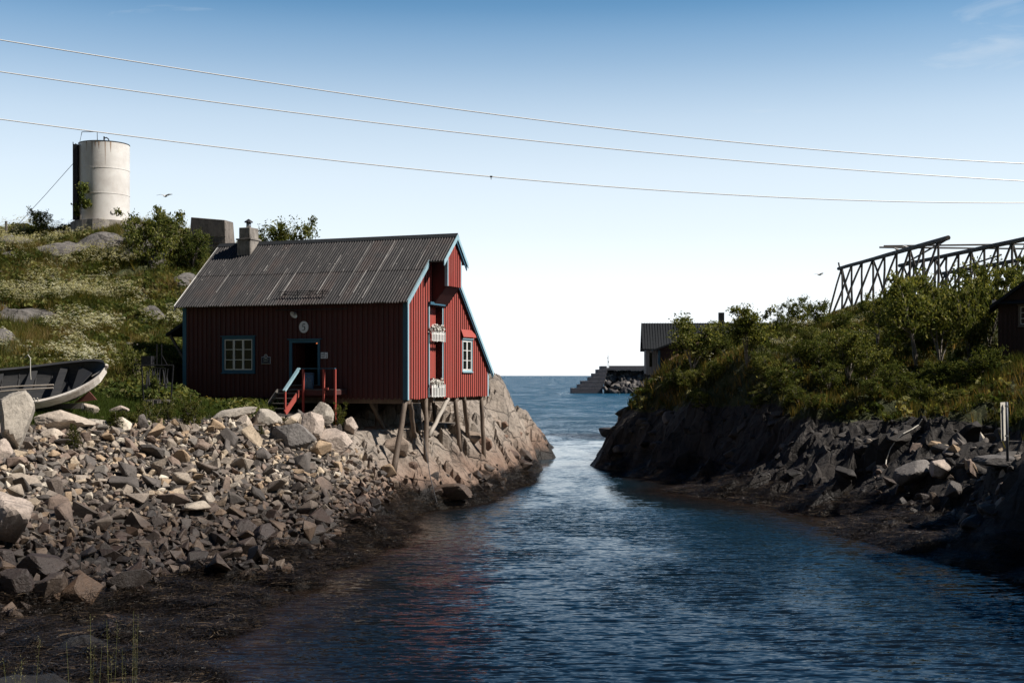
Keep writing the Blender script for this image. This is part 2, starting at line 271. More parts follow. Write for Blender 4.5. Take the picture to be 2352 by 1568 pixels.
# water
def sstep_far(t, y):
    m = N(t, 'ShaderNodeMapRange'); m.inputs[1].default_value = 110; m.inputs[2].default_value = 220; L(t, y, m.inputs[0]); return m.outputs[0]
def water_mat():
    m, t, b = mat('sea_water')
    g = N(t, 'ShaderNodeNewGeometry'); s3 = N(t, 'ShaderNodeSeparateXYZ'); L(t, g.outputs['Position'], s3.inputs[0])
    def w(scale, sx_, sy_, rot, det=3, rough=.55, dist=.3, col=False):
        mpn = N(t, 'ShaderNodeMapping'); mpn.inputs['Scale'].default_value = (sx_, sy_, 1); mpn.inputs['Rotation'].default_value = (0, 0, R(rot))
        L(t, g.outputs['Position'], mpn.inputs[0]); n = N(t, 'ShaderNodeTexNoise', i_Scale=scale, i_Detail=det, i_Roughness=rough, i_Distortion=dist)
        L(t, mpn.outputs[0], n.inputs['Vector']); return n.outputs[1 if col else 0]
    calm = w(.035, 1.3, 1, 20, 3, .6, .8)                       # wind patches
    y = s3.outputs[1]
    yy = math_(t, 'ADD', y, math_(t, 'MULTIPLY', math_(t, 'SUBTRACT', calm, .5), 70))
    lee = ramp_node(t, math_(t, 'DIVIDE', yy, 400.0), ((.0, (.36, .36, .36)), (.12, (.34, .34, .34)), (.165, (.10, .10, .10)), (.25, (.09, .09, .09)), (.32, (1, 1, 1)), (.6, (1, 1, 1))))
    patch = ramp_node(t, w(.09, 1.6, .8, -15, 3, .6, 1.0), ((.44, (.40, .40, .40)), (.57, (1.15, 1.15, 1.15))))
    amp = math_(t, 'MULTIPLY', lee.outputs[0], patch.outputs[0])
    def vec(node_out, k):
        sb = N(t, 'ShaderNodeVectorMath', operation='SUBTRACT'); L(t, node_out, sb.inputs[0]); sb.inputs[1].default_value = (.5, .5, .5)
        ml = N(t, 'ShaderNodeVectorMath', operation='MULTIPLY'); L(t, sb.outputs[0], ml.inputs[0]); ml.inputs[1].default_value = (k * .7, k, 0); return ml.outputs[0]
    v1 = vec(w(1.3, .40, 2.0, 5, 2, .5, .5, True), 2.2); v2 = vec(w(4.5, .5, 1.7, -9, 2, .6, .5, True), 3.0); v3 = vec(w(.35, .5, 1.4, 12, 2, .5, .2, True), .35)
    wt = N(t, 'ShaderNodeTexWave', wave_type='BANDS', bands_direction='Y', i_Scale=.42, i_Distortion=5.5, i_Detail=3.0); wt.inputs['Detail Scale'].default_value = .55; wt.inputs['Detail Roughness'].default_value = .6
    mw = N(t, 'ShaderNodeMapping'); mw.inputs['Scale'].default_value = (.45, 1, 1); mw.inputs['Rotation'].default_value = (0, 0, R(4)); L(t, g.outputs['Position'], mw.inputs[0]); L(t, mw.outputs[0], wt.inputs['Vector'])
    near = N(t, 'ShaderNodeMapRange'); near.inputs[1].default_value = 85; near.inputs[2].default_value = 45; L(t, y, near.inputs[0])
    wy = N(t, 'ShaderNodeCombineXYZ'); L(t, math_(t, 'MULTIPLY', math_(t, 'SUBTRACT', wt.outputs['Fac'], .5), math_(t, 'MULTIPLY', near.outputs[0], .42)), wy.inputs[1])
    va = N(t, 'ShaderNodeVectorMath', operation='ADD'); L(t, v1, va.inputs[0]); L(t, wy.outputs[0], va.inputs[1]); v1 = va.outputs[0]
    ad = N(t, 'ShaderNodeVectorMath', operation='ADD'); L(t, v1, ad.inputs[0]); L(t, v2, ad.inputs[1]); ad2 = N(t, 'ShaderNodeVectorMath', operation='ADD'); L(t, ad.outputs[0], ad2.inputs[0]); L(t, v3, ad2.inputs[1])
    sc_ = N(t, 'ShaderNodeVectorMath', operation='SCALE'); L(t, ad2.outputs[0], sc_.inputs[0]); L(t, math_(t, 'MULTIPLY', amp, math_(t, 'MULTIPLY_ADD', sstep_far(t, y), .8, 1.55)), sc_.inputs['Scale'])
    sp_ = N(t, 'ShaderNodeSeparateXYZ'); L(t, sc_.outputs[0], sp_.inputs[0]); cb = N(t, 'ShaderNodeCombineXYZ'); L(t, sp_.outputs[0], cb.inputs[0])
    L(t, math_(t, 'MULTIPLY', math_(t, 'ABSOLUTE', sp_.outputs[1]), -1.0), cb.inputs[1])      # wavelets lean towards the head of the inlet
    up = N(t, 'ShaderNodeVectorMath', operation='ADD'); L(t, cb.outputs[0], up.inputs[0]); up.inputs[1].default_value = (0, -.0, 1)
    nn = N(t, 'ShaderNodeVectorMath', operation='NORMALIZE'); L(t, up.outputs[0], nn.inputs[0]); L(t, nn.outputs[0], b.inputs['Normal'])
    deep = ramp_node(t, math_(t, 'DIVIDE', y, 400.0), ((.05, (.004, .005, .006)), (.2, (.006, .026, .042)), (.5, (.010, .070, .13))))
    shl = N(t, 'ShaderNodeAttribute', attribute_name='shallow').outputs['Fac']; bt = ramp_node(t, noise(t, g.outputs['Position'], 1.6, 6, .7), ((.35, (.008, .006, .005)), (.6, (.022, .014, .010)), (.75, (.06, .042, .030))))  # brown shallows carry the bed colour and painted reflections of the bank
    L(t, mixc(t, shl, deep.outputs[0], bt.outputs[0]), b.inputs['Base Color']); b.inputs['Roughness'].default_value = .06; b.inputs['IOR'].default_value = 1.333
    return m
M['water'] = water_mat()

# ------------------------------------------------------------------ mesh helpers
def tag(o, label=None, cat=None, group=None, kind=None):
    for k, v in (('label', label), ('category', cat), ('group', group), ('kind', kind)):
        if v: o[k] = v
    return o
def empty(name, loc, rz=0.0, label=None, cat=None, group=None):
    o = bpy.data.objects.new(name, None); COL.objects.link(o); o.location = loc; o.rotation_euler = (0, 0, rz); o.empty_display_size = .3
    return tag(o, label, cat, group)
def link_mesh(name, me, parent=None):
    o = bpy.data.objects.new(name, me); COL.objects.link(o)
    if parent is not None: o.parent = parent
    return o
def mesh_np(name, V, Fc, m, rnd=None, smooth=False, extra=None):
    me = bpy.data.meshes.new(name); V = np.asarray(V, np.float32); Fc = np.asarray(Fc, np.int32); k = Fc.shape[1]
    me.vertices.add(len(V)); me.vertices.foreach_set('co', V.ravel())
    me.loops.add(Fc.size); me.loops.foreach_set('vertex_index', Fc.ravel())
    me.polygons.add(len(Fc)); me.polygons.foreach_set('loop_start', np.arange(0, Fc.size, k, dtype=np.int32))
    me.update(calc_edges=True)
    if smooth: me.polygons.foreach_set('use_smooth', np.ones(len(Fc), bool))
    else: me.polygons.foreach_set('use_smooth', np.zeros(len(Fc), bool))
    if rnd is not None:
        a = me.attributes.new('rnd', 'FLOAT', 'POINT'); a.data.foreach_set('value', np.asarray(rnd, np.float32))
    for kx, vx in (extra or {}).items():
        a = me.attributes.new(kx, 'FLOAT', 'POINT'); a.data.foreach_set('value', np.asarray(vx, np.float32))
    me.materials.append(m); return me
class MB:
    def __init__(s): s.v = []; s.f = []
    def add(s, vs, fs):
        k = len(s.v); s.v += [tuple(v) for v in vs]; s.f += [tuple(i + k for i in f) for f in fs]
    def box(s, x0, x1, y0, y1, z0, z1, rot=None):
        vs = [Vector((x, y, z)) for z in (z0, z1) for y in (y0, y1) for x in (x0, x1)]
        if rot is not None:
            c = Vector(((x0 + x1) / 2, (y0 + y1) / 2, (z0 + z1) / 2)); vs = [c + rot @ (v - c) for v in vs]
        s.add(vs, [(0, 2, 3, 1), (4, 5, 7, 6), (0, 1, 5, 4), (2, 6, 7, 3), (0, 4, 6, 2), (1, 3, 7, 5)])
    def beam(s, a, b, w, h, up=Vector((0, 0, 1))):
        a = Vector(a); b = Vector(b); d = (b - a).normalized(); sd_ = d.cross(up)
        if sd_.length < 1e-4: sd_ = Vector((1, 0, 0))
        sd_.normalize(); u = sd_.cross(d)
        vs = [p_ + sd_ * (i * w / 2) + u * (j * h / 2) for p_ in (a, b) for j in (-1, 1) for i in (-1, 1)]
        s.add(vs, [(0, 1, 3, 2), (4, 6, 7, 5), (0, 4, 5, 1), (2, 3, 7, 6), (0, 2, 6, 4), (1, 5, 7, 3)])
    def prism(s, pts, off):
        n = len(pts); off = Vector(off); vs = [Vector(p_) for p_ in pts] + [Vector(p_) + off for p_ in pts]
        s.add(vs, [tuple(range(n))[::-1], tuple(range(n, 2 * n))] + [(i, (i + 1) % n, n + (i + 1) % n, n + i) for i in range(n)])
    def tube(s, pts, rad, seg=8, cap=True):
        pts = [Vector(p_) for p_ in pts]; k = len(s.v); n = len(pts)
        if not hasattr(rad, '__len__'): rad = [rad] * n
        for i, p_ in enumerate(pts):
            d = (pts[min(i + 1, n - 1)] - pts[max(i - 1, 0)]).normalized()
            ref = Vector((0, 0, 1)) if abs(d.z) < .9 else Vector((1, 0, 0)); a = d.cross(ref).normalized(); b_ = d.cross(a)
            for j in range(seg):
                th = 2 * math.pi * j / seg; s.v.append(tuple(p_ + (a * math.cos(th) + b_ * math.sin(th)) * rad[i]))
        for i in range(n - 1):
            for j in range(seg):
                s.f.append((k + i * seg + j, k + i * seg + (j + 1) % seg, k + (i + 1) * seg + (j + 1) % seg, k + (i + 1) * seg + j))
        if cap: s.f.append(tuple(k + j for j in range(seg))[::-1]); s.f.append(tuple(k + (n - 1) * seg + j for j in range(seg)))
    def build(s, name, m, parent=None, smooth=False, label=None, bevel=0):
        me = bpy.data.meshes.new(name); me.from_pydata(s.v, [], s.f)
        bm = bmesh.new(); bm.from_mesh(me); bmesh.ops.recalc_face_normals(bm, faces=bm.faces)
        if bevel: bmesh.ops.bevel(bm, geom=bm.edges[:], offset=bevel, segments=1, affect='EDGES', clamp_overlap=True)
        bm.to_mesh(me); bm.free()
        me.materials.append(m)
        for p_ in me.polygons: p_.use_smooth = smooth
        o = link_mesh(name, me, parent)
        if label: o['label'] = label
        return o
def bx(name, m, parent, *a, label=None, bevel=0):
    b = MB(); b.box(*a); return b.build(name, m, parent, label=label, bevel=bevel)
def log(mb, a, b, r0, r1, wob=.03, n=7, seg=8):
    a = Vector(a); b = Vector(b); L_ = (b - a).length
    pts = [a.lerp(b, i / (n - 1)) + (Vector((random.uniform(-1, 1), random.uniform(-1, 1), 0)) * wob if 0 < i < n - 1 else Vector((0, 0, 0))) for i in range(n)]
    mb.tube(pts, [r0 + (r1 - r0) * i / (n - 1) + random.uniform(-.05, .05) * r0 for i in range(n)], seg)

# ------------------------------------------------------------------ numpy noise
def h2(i, j, s):
    i = i.astype(np.int64); j = j.astype(np.int64)
    n = (i * 374761393 + j * 668265263 + s * 2147483647 + 1013904223) & 0xFFFFFFFF
    n = ((n ^ (n >> 13)) * 1274126177) & 0xFFFFFFFF; n = (n ^ (n >> 16)) & 0xFFFFFFFF
    n = (n * 2246822519) & 0xFFFFFFFF; n = n ^ (n >> 15)
    return (n & 0xFFFFFF) / float(0xFFFFFF)
def vn(x, y, s):
    i = np.floor(x); j = np.floor(y); fx = x - i; fy = y - j; fx = fx * fx * (3 - 2 * fx); fy = fy * fy * (3 - 2 * fy)
    return (h2(i, j, s) * (1 - fx) + h2(i + 1, j, s) * fx) * (1 - fy) + (h2(i, j + 1, s) * (1 - fx) + h2(i + 1, j + 1, s) * fx) * fy
def fbm(x, y, s, o=4):
    r = 0; a = .5; tot = 0
    for k in range(o): r = r + a * vn(x * 2 ** k, y * 2 ** k, s + k * 17); tot += a; a *= .5
    return r / tot * 2 - 1
def facet(x, y, cell, s, tilt=1.0):
    wx = x + .35 * cell * fbm(x / cell, y / cell, s + 5, 2); wy = y + .35 * cell * fbm(x / cell + 9, y / cell, s + 6, 2)
    u = wx / cell; v = wy / cell; i0 = np.floor(u); j0 = np.floor(v); best = np.full(u.shape, 9.0); out = np.zeros(u.shape)
    for di in (-1, 0, 1):
        for dj in (-1, 0, 1):
            ci = i0 + di; cj = j0 + dj; dx = u - (ci + h2(ci, cj, s)); dy = v - (cj + h2(ci, cj, s + 1)); d = dx * dx + dy * dy
            val = (h2(ci, cj, s + 2) - .5) + tilt * ((h2(ci, cj, s + 3) - .5) * dx + (h2(ci, cj, s + 4) - .5) * dy) * 2
            m_ = d < best; best = np.where(m_, d, best); out = np.where(m_, val, out)
    return out
def sstep(a, b, x):
    u = np.clip((x - a) / (b - a), 0, 1); return u * u * (3 - 2 * u)

class Surf:
    def __init__(s, pts):
        X = []; Z = []
        for p_ in pts:
            if len(p_) == 2: px, py = p_; D = 15950.0 / (py - 861); z = 0.0
            elif len(p_) == 3: px, py, D = p_; z = CZ + (HY - py) / F * D
            else: px, _, D, z = p_
            X.append(((px - 1176) / F * D, D)); Z.append(z)
        s.P = np.array(X); n = len(X); d = np.sqrt(((s.P[:, None] - s.P[None]) ** 2).sum(2) + .5)
        A = np.zeros((n + 3, n + 3)); A[:n, :n] = d - .05 * np.eye(n); A[:n, n] = 1; A[:n, n + 1:] = s.P; A[n:, :n] = A[:n, n:].T
        s.w = np.linalg.solve(A, np.concatenate([Z, [0, 0, 0]]))
    def __call__(s, x, y):
        r = s.w[len(s.P)] + s.w[-2] * x + s.w[-1] * y
        for k, (a, b) in enumerate(s.P): r = r + s.w[k] * np.sqrt((x - a) ** 2 + (y - b) ** 2 + .5)
        return r
# control points: (px, py) a shore point at sea level; (px, py, D); (px, None, D, z)
SL = Surf([(430, 1568), (500, 1450), (600, 1400), (700, 1350), (800, 1300), (890, 1255), (935, 1195), (990, 1172), (1080, 1160), (1150, 1138), (1185, 1118), (1212, 1090), (1188, 1056), (1215, 1038), (1253, 1018),
    (1190, None, 118, 0), (1000, None, 130, 0), (800, None, 140, 0), (700, None, 22.5, -.5), (1000, None, 36, -1.4), (1130, None, 48, -1.2), (1290, None, 70, -2.4), (1300, None, 100, -2.4), (1000, None, 25, -1.6), (1230, None, 60, -1.4), (1290, None, 98, -1.6), (1255, None, 88, -1.4), (1240, None, 76, -1.3), (1262, None, 108, -1.2),
    (0, 965, 42), (0, 1080, 37.5), (0, 1180, 33.5), (0, 1300, 30), (0, 1400, 27.2), (0, None, 22, .12), (200, None, 24, .15), (-300, 960, 41), (-300, 1200, 32), (-300, None, 24, .4),
    (250, 965, 44), (250, 1080, 40), (250, 1200, 35.5), (250, 1300, 32), (250, 1400, 28.4), (500, 965, 47.5), (500, 1060, 43.5), (500, 1150, 39.5), (500, 1270, 34.5), (500, 1370, 30.6), (650, 970, 49), (650, 1080, 44.5), (650, 1180, 40), (650, 1280, 35.5),
    (800, 1000, 50), (800, 1080, 47), (800, 1160, 43.2), (800, 1230, 40.2), (900, 1180, 46.5),
    (-300, 945, 44), (0, 945, 44), (150, 945, 46), (300, 945, 48), (450, 948, 50), (550, 950, 50), (640, 952, 50.5), (730, 965, 51),
    (600, None, 55, 4.15), (700, None, 56, 3.9), (800, None, 57, 3.4), (500, None, 56, 4.4), (850, 1005, 52), (930, 1010, 54), (1000, 985, 57.5), (900, 1098, 51.0), (980, 1082, 53), (1056, 1063, 57), (1112, 1065, 60), (1100, 1000, 61.5), (1100, 935, 65.5), (1138, 876, 72), (1165, 922, 76), (1210, 950, 84), (1243, 998, 96), (1000, None, 74, 5.4), (1080, None, 80, 5.2), (850, None, 70, 5.2), (1100, None, 95, 3.5),
    (420, 868, 56), (-300, 860, 50), (0, 860, 51), (150, 862, 52), (280, 862, 54), (-300, 700, 62), (0, 700, 64), (200, 700, 66), (400, 700, 70), (-300, 600, 74), (0, 605, 75), (200, 595, 77), (400, 605, 79), (-300, 540, 84), (0, 547, 84), (160, 535, 86), (290, 532, 86), (430, 545, 87), (520, 575, 88),
    (620, None, 88, 12.6), (760, None, 86, 10.2), (900, None, 84, 7.6), (600, None, 72, 8.5), (750, None, 74, 7.0), (-300, None, 115, 14), (0, None, 115, 14), (250, None, 115, 13), (500, None, 112, 11), (0, None, 150, 6), (400, None, 145, 4),
    (-700, None, 45, 5.2), (-900, None, 60, 10), (-900, None, 85, 14), (-900, None, 30, 4),
    (-300, None, 12, 2.2), (200, None, 9, 2.2), (0, None, 7, 3.0), (300, None, 15, .9), (400, None, 19, .2), (800, None, 10, .6), (900, None, 14, -.6)])
SR = Surf([(1383, 1076), (1450, 1094), (1550, 1128), (1700, 1152), (1850, 1182), (1960, 1230), (2050, 1260), (2200, 1292), (2352, 1328), (2550, 1370), (1290, None, 60, -1.6), (1290, None, 75, -2.4), (1300, None, 100, -2.4), (1500, None, 50, -1.2), (1800, None, 42, -1.2), (2000, None, 34, -1.2), (2300, None, 28, -1.2), (2900, None, 30, .5), (1345, None, 80, -1.5), (1330, None, 92, -1.6), (1340, None, 70, -1.5), (1390, None, 65, -1.2), (1600, None, 20, -1.5), (2000, None, 20, -1.5), (2352, None, 20, -1.4), (2700, None, 22, -.8), (1350, None, 115, -1.5),
    (1398, 1000, 77), (1440, 940, 79), (1485, 926, 80), (1503, 878, 79), (1560, 818, 90), (1640, 792, 94), (1500, 965, 73.5), (1500, 1055, 71.5), (1600, 930, 68.5), (1600, 1040, 66.8), (1600, 885, 71), (1680, 900, 67.5), (1680, 1040, 63.6), (1700, 802, 86), (1790, 752, 104), (1750, 895, 65), (1750, 965, 62.6), (1750, 1052, 60.6), (1850, 905, 62), (1850, 985, 58.6), (1850, 1090, 55.5),
    (1900, 892, 62.5), (1900, 960, 58.5), (1900, 1030, 56), (1900, 1105, 53), (1900, 815, 80), (1850, 755, 104), (1900, 708, 126), (1970, 690, 132), (2050, 940, 58.5), (2050, 1050, 50), (2050, 1150, 46.5), (2050, 858, 67), (2050, 765, 94), (2080, 680, 130), (2200, 875, 59), (2200, 930, 54), (2200, 1060, 45.5), (2200, 1180, 41.5), (2200, 765, 80), (2200, 670, 126),
    (2320, 800, 60), (2320, 905, 51), (2320, 1045, 40.5), (2320, 1150, 38.5), (2320, 700, 95), (2352, 650, 118), (2500, 805, 58), (2500, 900, 48), (2500, 1040, 38), (2500, 1250, 35), (2800, 640, 110), (2800, 800, 56), (2800, 900, 40), 
    (1900, None, 165, 9), (2300, None, 165, 10), (2700, None, 165, 10), (1560, None, 115, 4.5), (1480, None, 112, 1), (1450, None, 100, 0), (1420, None, 92, 0), (1500, None, 125, 0), (1700, None, 120, 7), (1700, None, 140, 2), (1460, None, 118, -1)])
# house frame
HX, HYY, HZ = -4.32, 52.0, 4.55; HA = -R(20.95)
HN = np.array([math.cos(HA), math.sin(HA)]); HV = np.array([-math.sin(HA), math.cos(HA)])
OCS = [(P(150, 595, 76), 1.9, 2.0), (P(235, 585, 78), 1.8, 2.0), (P(40, 570, 79), 1.6, 1.4), (P(435, 640, 74), 1.0, 2.2), (P(355, 745, 65.5), .8, .9), (P(5, 800, 56), .6, 1.0)]
def OC(x, y):                                            # bare whale-backs of rock on the hillside
    r = np.zeros_like(x)
    for c, a, b_ in OCS: r = np.maximum(r, np.exp(-(((x - c.x) / a) ** 2 + ((y - c.y) / b_) ** 2)))
    return r
def h_left(x, y):
    x = np.asarray(x, float); y = np.asarray(y, float); z = SL(x, y); px = 1176 + F * x / np.maximum(y, 5)
    rocky = sstep(780, 860, px) * sstep(0, .8, z + .4)
    lump = facet(x, y, 2.6, 3) * .75 + facet(x, y, 1.1, 9) * .38 + facet(x, y, .45, 21) * .14
    hill = sstep(5.5, 9, z) * (1 - sstep(820, 900, px))
    z = z + rocky * lump * np.clip(.35 + (z) / 3, .3, 1) + hill * (fbm(x / 5, y / 5, 31, 4) * .9 + .25 * facet(x, y, 3, 40)) + .12 * fbm(x / .9, y / .9, 50, 3) * sstep(-.5, .6, z)
    z = z + .9 * OC(x, y)
    lx = (x - HX) * HN[0] + (y - HYY) * HN[1]; ly = (x - HX) * HV[0] + (y - HYY) * HV[1]
    ins = (lx > -12.2) & (lx < .6) & (ly > -2.2) & (ly < 9.5); cap = np.where(lx > -3.5, 3.2, 4.12)
    z = np.where(ins & (px < 1090), np.minimum(z, cap), z)
    low = sstep(1.6, .2, z) * (1 - rocky); z = z + low * (.42 * fbm(x / 1.1, y / 1.1, 71, 3) + .14 * fbm(x / .4, y / .4, 75, 2)) * sstep(-.6, .1, z)
    return z
def h_right(x, y):
    x = np.asarray(x, float); y = np.asarray(y, float); z = SR(x, y); px = 1176 + F * x / np.maximum(y, 5)
    rocky = sstep(5.4, 3.6, z) * sstep(-.2, .8, z + .2)
    lump = facet(x, y, 3.4, 103) * .8 + facet(x, y, 1.3, 109) * .55 + facet(x, y, .5, 121) * .2
    led = fbm(x / 7 + y / 14, y / 2.4 - x / 8, 190, 4); z = z + rocky * (.9 * led - .5 * np.abs(fbm(x / 3, y / 1.6, 195, 3))) * sstep(0, 1.5, z)
    z = z + rocky * lump * .75 * np.clip(.35 + z / 3, .25, 1) + sstep(3.8, 6, z) * (fbm(x / 6, y / 6, 131, 4) * 2.0 + .5 * fbm(x / 2, y / 2, 135, 2)) * (1 - .75 * sstep(82, 100, y)) - 1.1 * sstep(85, 110, y) * sstep(1750, 1900, px) + .12 * fbm(x / .9, y / .9, 150, 3) * sstep(-.5, .6, z)
    low = sstep(1.8, .2, z); z = z + low * (.34 * fbm(x / 1.6, y / 1.6, 171, 3) + .10 * fbm(x / .4, y / .4, 175, 2)) * sstep(-.6, .1, z)
    return z
def grass_left(x, y, z):
    px = 1176 + F * x / np.maximum(y, 5); n = fbm(x / 4, y / 4, 61, 4)
    g = sstep(3.75, 4.05, z + .25 * n) * (1 - sstep(770, 830, px)); out = sstep(.18, .36, fbm(x / 4.5, y / 3.0, 66, 4))
    g = g * (1 - .9 * out * sstep(6, 7, z)); oc = OC(x, y); g = g * (1 - sstep(.35, .6, oc + .15 * n))
    return np.clip(g, 0, 1)
def grass_right(x, y, z):
    n = fbm(x / 4, y / 4, 161, 4); g = sstep(3.3, 4.1, z + 1.1 * n)
    return np.clip(g * (1 - .8 * sstep(.45, .6, fbm(x / 3, y / 3, 166, 4))), 0, 1)
def axis(segs):
    out = []
    for a, b, st in segs: out += list(np.arange(a, b, st))
    return np.array(out + [segs[-1][1]])
def terrain(name, xs, ys, hf, gf, m):
    X, Y = np.meshgrid(xs, ys); Z = hf(X, Y); G = gf(X, Y, Z); nx, ny = len(xs), len(ys)
    V = np.stack([X, Y, Z], -1).reshape(-1, 3); i = np.arange(ny - 1)[:, None] * nx + np.arange(nx - 1)[None]
    Fc = np.stack([i, i + 1, i + nx + 1, i + nx], -1).reshape(-1, 4); zz = V[:, 2][Fc].max(1); Fc = Fc[zz > -1.2]
    me = mesh_np(name, V, Fc, m, extra={'grass': G.ravel(), 'dark_ground': (sstep(800, 760, 1176 + F * X / np.maximum(Y, 5)) * sstep(54, 51, Y) * (X < 0)).ravel()}, smooth=False); o = link_mesh(name, me); tag(o, kind='structure')
    return o
shore_l = terrain('rocky_shore', axis([(-62, -34, .6), (-34, -12, .22), (-12, 6.5, .11)]), axis([(5, 21, .5), (21, 45, .18), (45, 64, .12), (64, 106, .2), (106, 150, .9)]), h_left, grass_left, M['land_left'])
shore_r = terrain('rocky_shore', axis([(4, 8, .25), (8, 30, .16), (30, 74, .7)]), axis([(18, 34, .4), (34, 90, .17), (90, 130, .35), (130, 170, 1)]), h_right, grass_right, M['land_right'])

# water to the horizon, sea bed below
gx = np.concatenate([[-16000, -4000, -1200, -300, -80], np.arange(-30, 30.1, .5), [80, 300, 1200, 4000, 16000]]); gy = np.concatenate([[-900, -200, -20], np.arange(15, 130.1, .6), [170, 240, 350, 600, 1200, 3000, 9500]])
X, Y = np.meshgrid(gx, gy); near_ = (np.abs(X) < 60) & (Y > 4) & (Y < 135); hh = np.where(near_, np.where(X < 5, h_left(X, Y), h_right(X, Y)), -4); sh_ = sstep(-1.15, -.05, hh); nx = len(gx); i = np.arange(len(gy) - 1)[:, None] * nx + np.arange(nx - 1)[None]
tag(link_mesh('sea', mesh_np('sea', np.stack([X, Y, 0 * X], -1).reshape(-1, 3), np.stack([i, i + 1, i + nx + 1, i + nx], -1).reshape(-1, 4), M['water'], extra={'shallow': sh_.ravel()})), kind='structure')
# mountains inland, behind the bridge the photograph is taken from
def ridge(name, y0, y1, x0, x1, hmax, seed, m, n=70):
    xs = np.linspace(x0, x1, n * 2); ys = np.linspace(y0, y1, n); X, Y = np.meshgrid(xs, ys); u = (Y - y0) / (y1 - y0)
    Z = hmax * np.sin(np.pi * u) ** 1.2 * (.45 + .55 * np.abs(fbm(X / (abs(x1 - x0) / 12), Y / 300, seed, 5)) * 2) * np.sin(np.pi * np.linspace(0, 1, n * 2)[None, :]) ** .35 - 2
    V = np.stack([X, Y, Z], -1).reshape(-1, 3); nx = n * 2; i = np.arange(n - 1)[:, None] * nx + np.arange(nx - 1)[None]
    me = mesh_np(name, V, np.stack([i, i + 1, i + nx + 1, i + nx], -1).reshape(-1, 4), m); return tag(link_mesh(name, me), kind='structure')
M['hill'] = concrete('mountain_rock', (.10, .10, .09), (.04, .05, .03))
ridge('mountains', -60, -850, -1500, 1100, 470, 301, M['hill'])

# ------------------------------------------------------------------ stones
def ico(sub):
    bm = bmesh.new(); bmesh.ops.create_icosphere(bm, subdivisions=sub, radius=1); bm.verts.ensure_lookup_table()
    V = np.array([v.co[:] for v in bm.verts]); Fc = np.array([[v.index for v in f.verts] for f in bm.faces]); bm.free(); return V, Fc
ICO = {k: ico(k) for k in (1, 2, 3, 4)}
def rock_shape(sub, seed, planes=9, dims=(1, 1, 1), rough=.04, rnd=.0):
    rg = np.random.default_rng(seed); V, Fc = ICO[sub]; n = rg.normal(size=(planes, 3)); n /= np.linalg.norm(n, axis=1)[:, None]
    n = np.concatenate([n, -n[:planes // 2] + rg.normal(size=(planes // 2, 3)) * .25]); n /= np.linalg.norm(n, axis=1)[:, None]
    d = rg.uniform(.62, .92, len(n)); dot = V @ n.T; r = np.where(dot > 1e-3, d / np.maximum(dot, 1e-3), 9); r = np.minimum(r.min(1), 1.3)
    r = r * (1 - rnd) + rnd * .85
    W = V * r[:, None]; W = W + rough * rg.normal(size=W.shape) * (1 if sub > 2 else .6)
    return W * np.array(dims), Fc
def rock_mesh(name, sub, seed, m, **k):
    V, Fc = rock_shape(sub, seed, **k); return mesh_np(name, V, Fc, m, smooth=False)
def on(hf, px, D, dz=0):
    x = (px - 1176) / F * D; return Vector((x, D, float(hf(np.array([x]), np.array([D]))[0]) + dz))
def solve_D(hf, px, py, D0=20, D1=140, back=False):      # where a line of sight meets the ground: gives an object its real spot
    Ds = np.linspace(D0, D1, 1600); x = (px - 1176) / F * Ds; z = hf(x, Ds); r = CZ + (HY - py) / F * Ds; k = np.argmax(z > r)
    return float(Ds[k]) if (z > r).any() else None

slope = empty('stone_slope', (P(400, 1100, 40).x, 40, 1.5)); slope['kind'] = 'structure'
def slope_spots(n, smin, smax, power, seed, existing=None, keep=.8, zmin=.35):
    rg = np.random.default_rng(seed); out = []; pts = [] if existing is None else existing
    x = rg.uniform(-19.5, -4.6, n * 8); y = rg.uniform(27, 50.5, n * 8); px = 1176 + F * x / y; z = h_left(x, y)
    e = fbm(x / 2, y / 2, 80, 3) * .35; upper = np.where(px > 780, 2.6, 3.75)
    ok = (px > -90) & (px < 900 + 20 * e) & (z > zmin + e + .45 * sstep(560, 900, px)) & (z < upper + .2 * e); x, y, z = x[ok], y[ok], z[ok]
    s = smin + (smax - smin) * rg.random(len(x)) ** power
    cell = {}
    def near(a, b_, r):
        ka, kb = int(a), int(b_)
        for i in (-2, -1, 0, 1, 2):
            for j in (-2, -1, 0, 1, 2):
                for (c, d, q) in cell.get((ka + i, kb + j), ()):
                    if (c - a) ** 2 + (d - b_) ** 2 < (keep * (q + r)) ** 2: return True
        return False
    for (c, d, q) in pts: cell.setdefault((int(c), int(d)), []).append((c, d, q))
    for a, b_, c, r in zip(x, y, z, s):
        if len(out) >= n: break
        if near(a, b_, r): continue
        cell.setdefault((int(a), int(b_)), []).append((a, b_, r)); out.append((a, b_, c, r)); pts.append((a, b_, r))
    return out, pts
def hull_rock(seed, n=12, dims=(1, .75, .5), bev=.03):
    rg = np.random.default_rng(seed); bm = bmesh.new(); p_ = rg.normal(size=(n, 3)); p_ /= np.linalg.norm(p_, axis=1)[:, None]; p_ *= rg.uniform(.75, 1.1, (n, 1)) * np.array(dims)
    for q in p_: bm.verts.new(q)
    r = bmesh.ops.convex_hull(bm, input=bm.verts); bmesh.ops.delete(bm, geom=[g for g in r['geom_interior'] if isinstance(g, bmesh.types.BMVert)], context='VERTS')
    bmesh.ops.dissolve_limit(bm, angle_limit=R(14), verts=bm.verts, edges=bm.edges)
    if bev: bmesh.ops.bevel(bm, geom=bm.edges[:], offset=bev, segments=1, affect='EDGES', clamp_overlap=True)
    bmesh.ops.triangulate(bm, faces=bm.faces); bm.verts.index_update(); V = np.array([v.co[:] for v in bm.verts]); Fc = np.array([[v.index for v in f.verts] for f in bm.faces]); bm.free(); return V, Fc
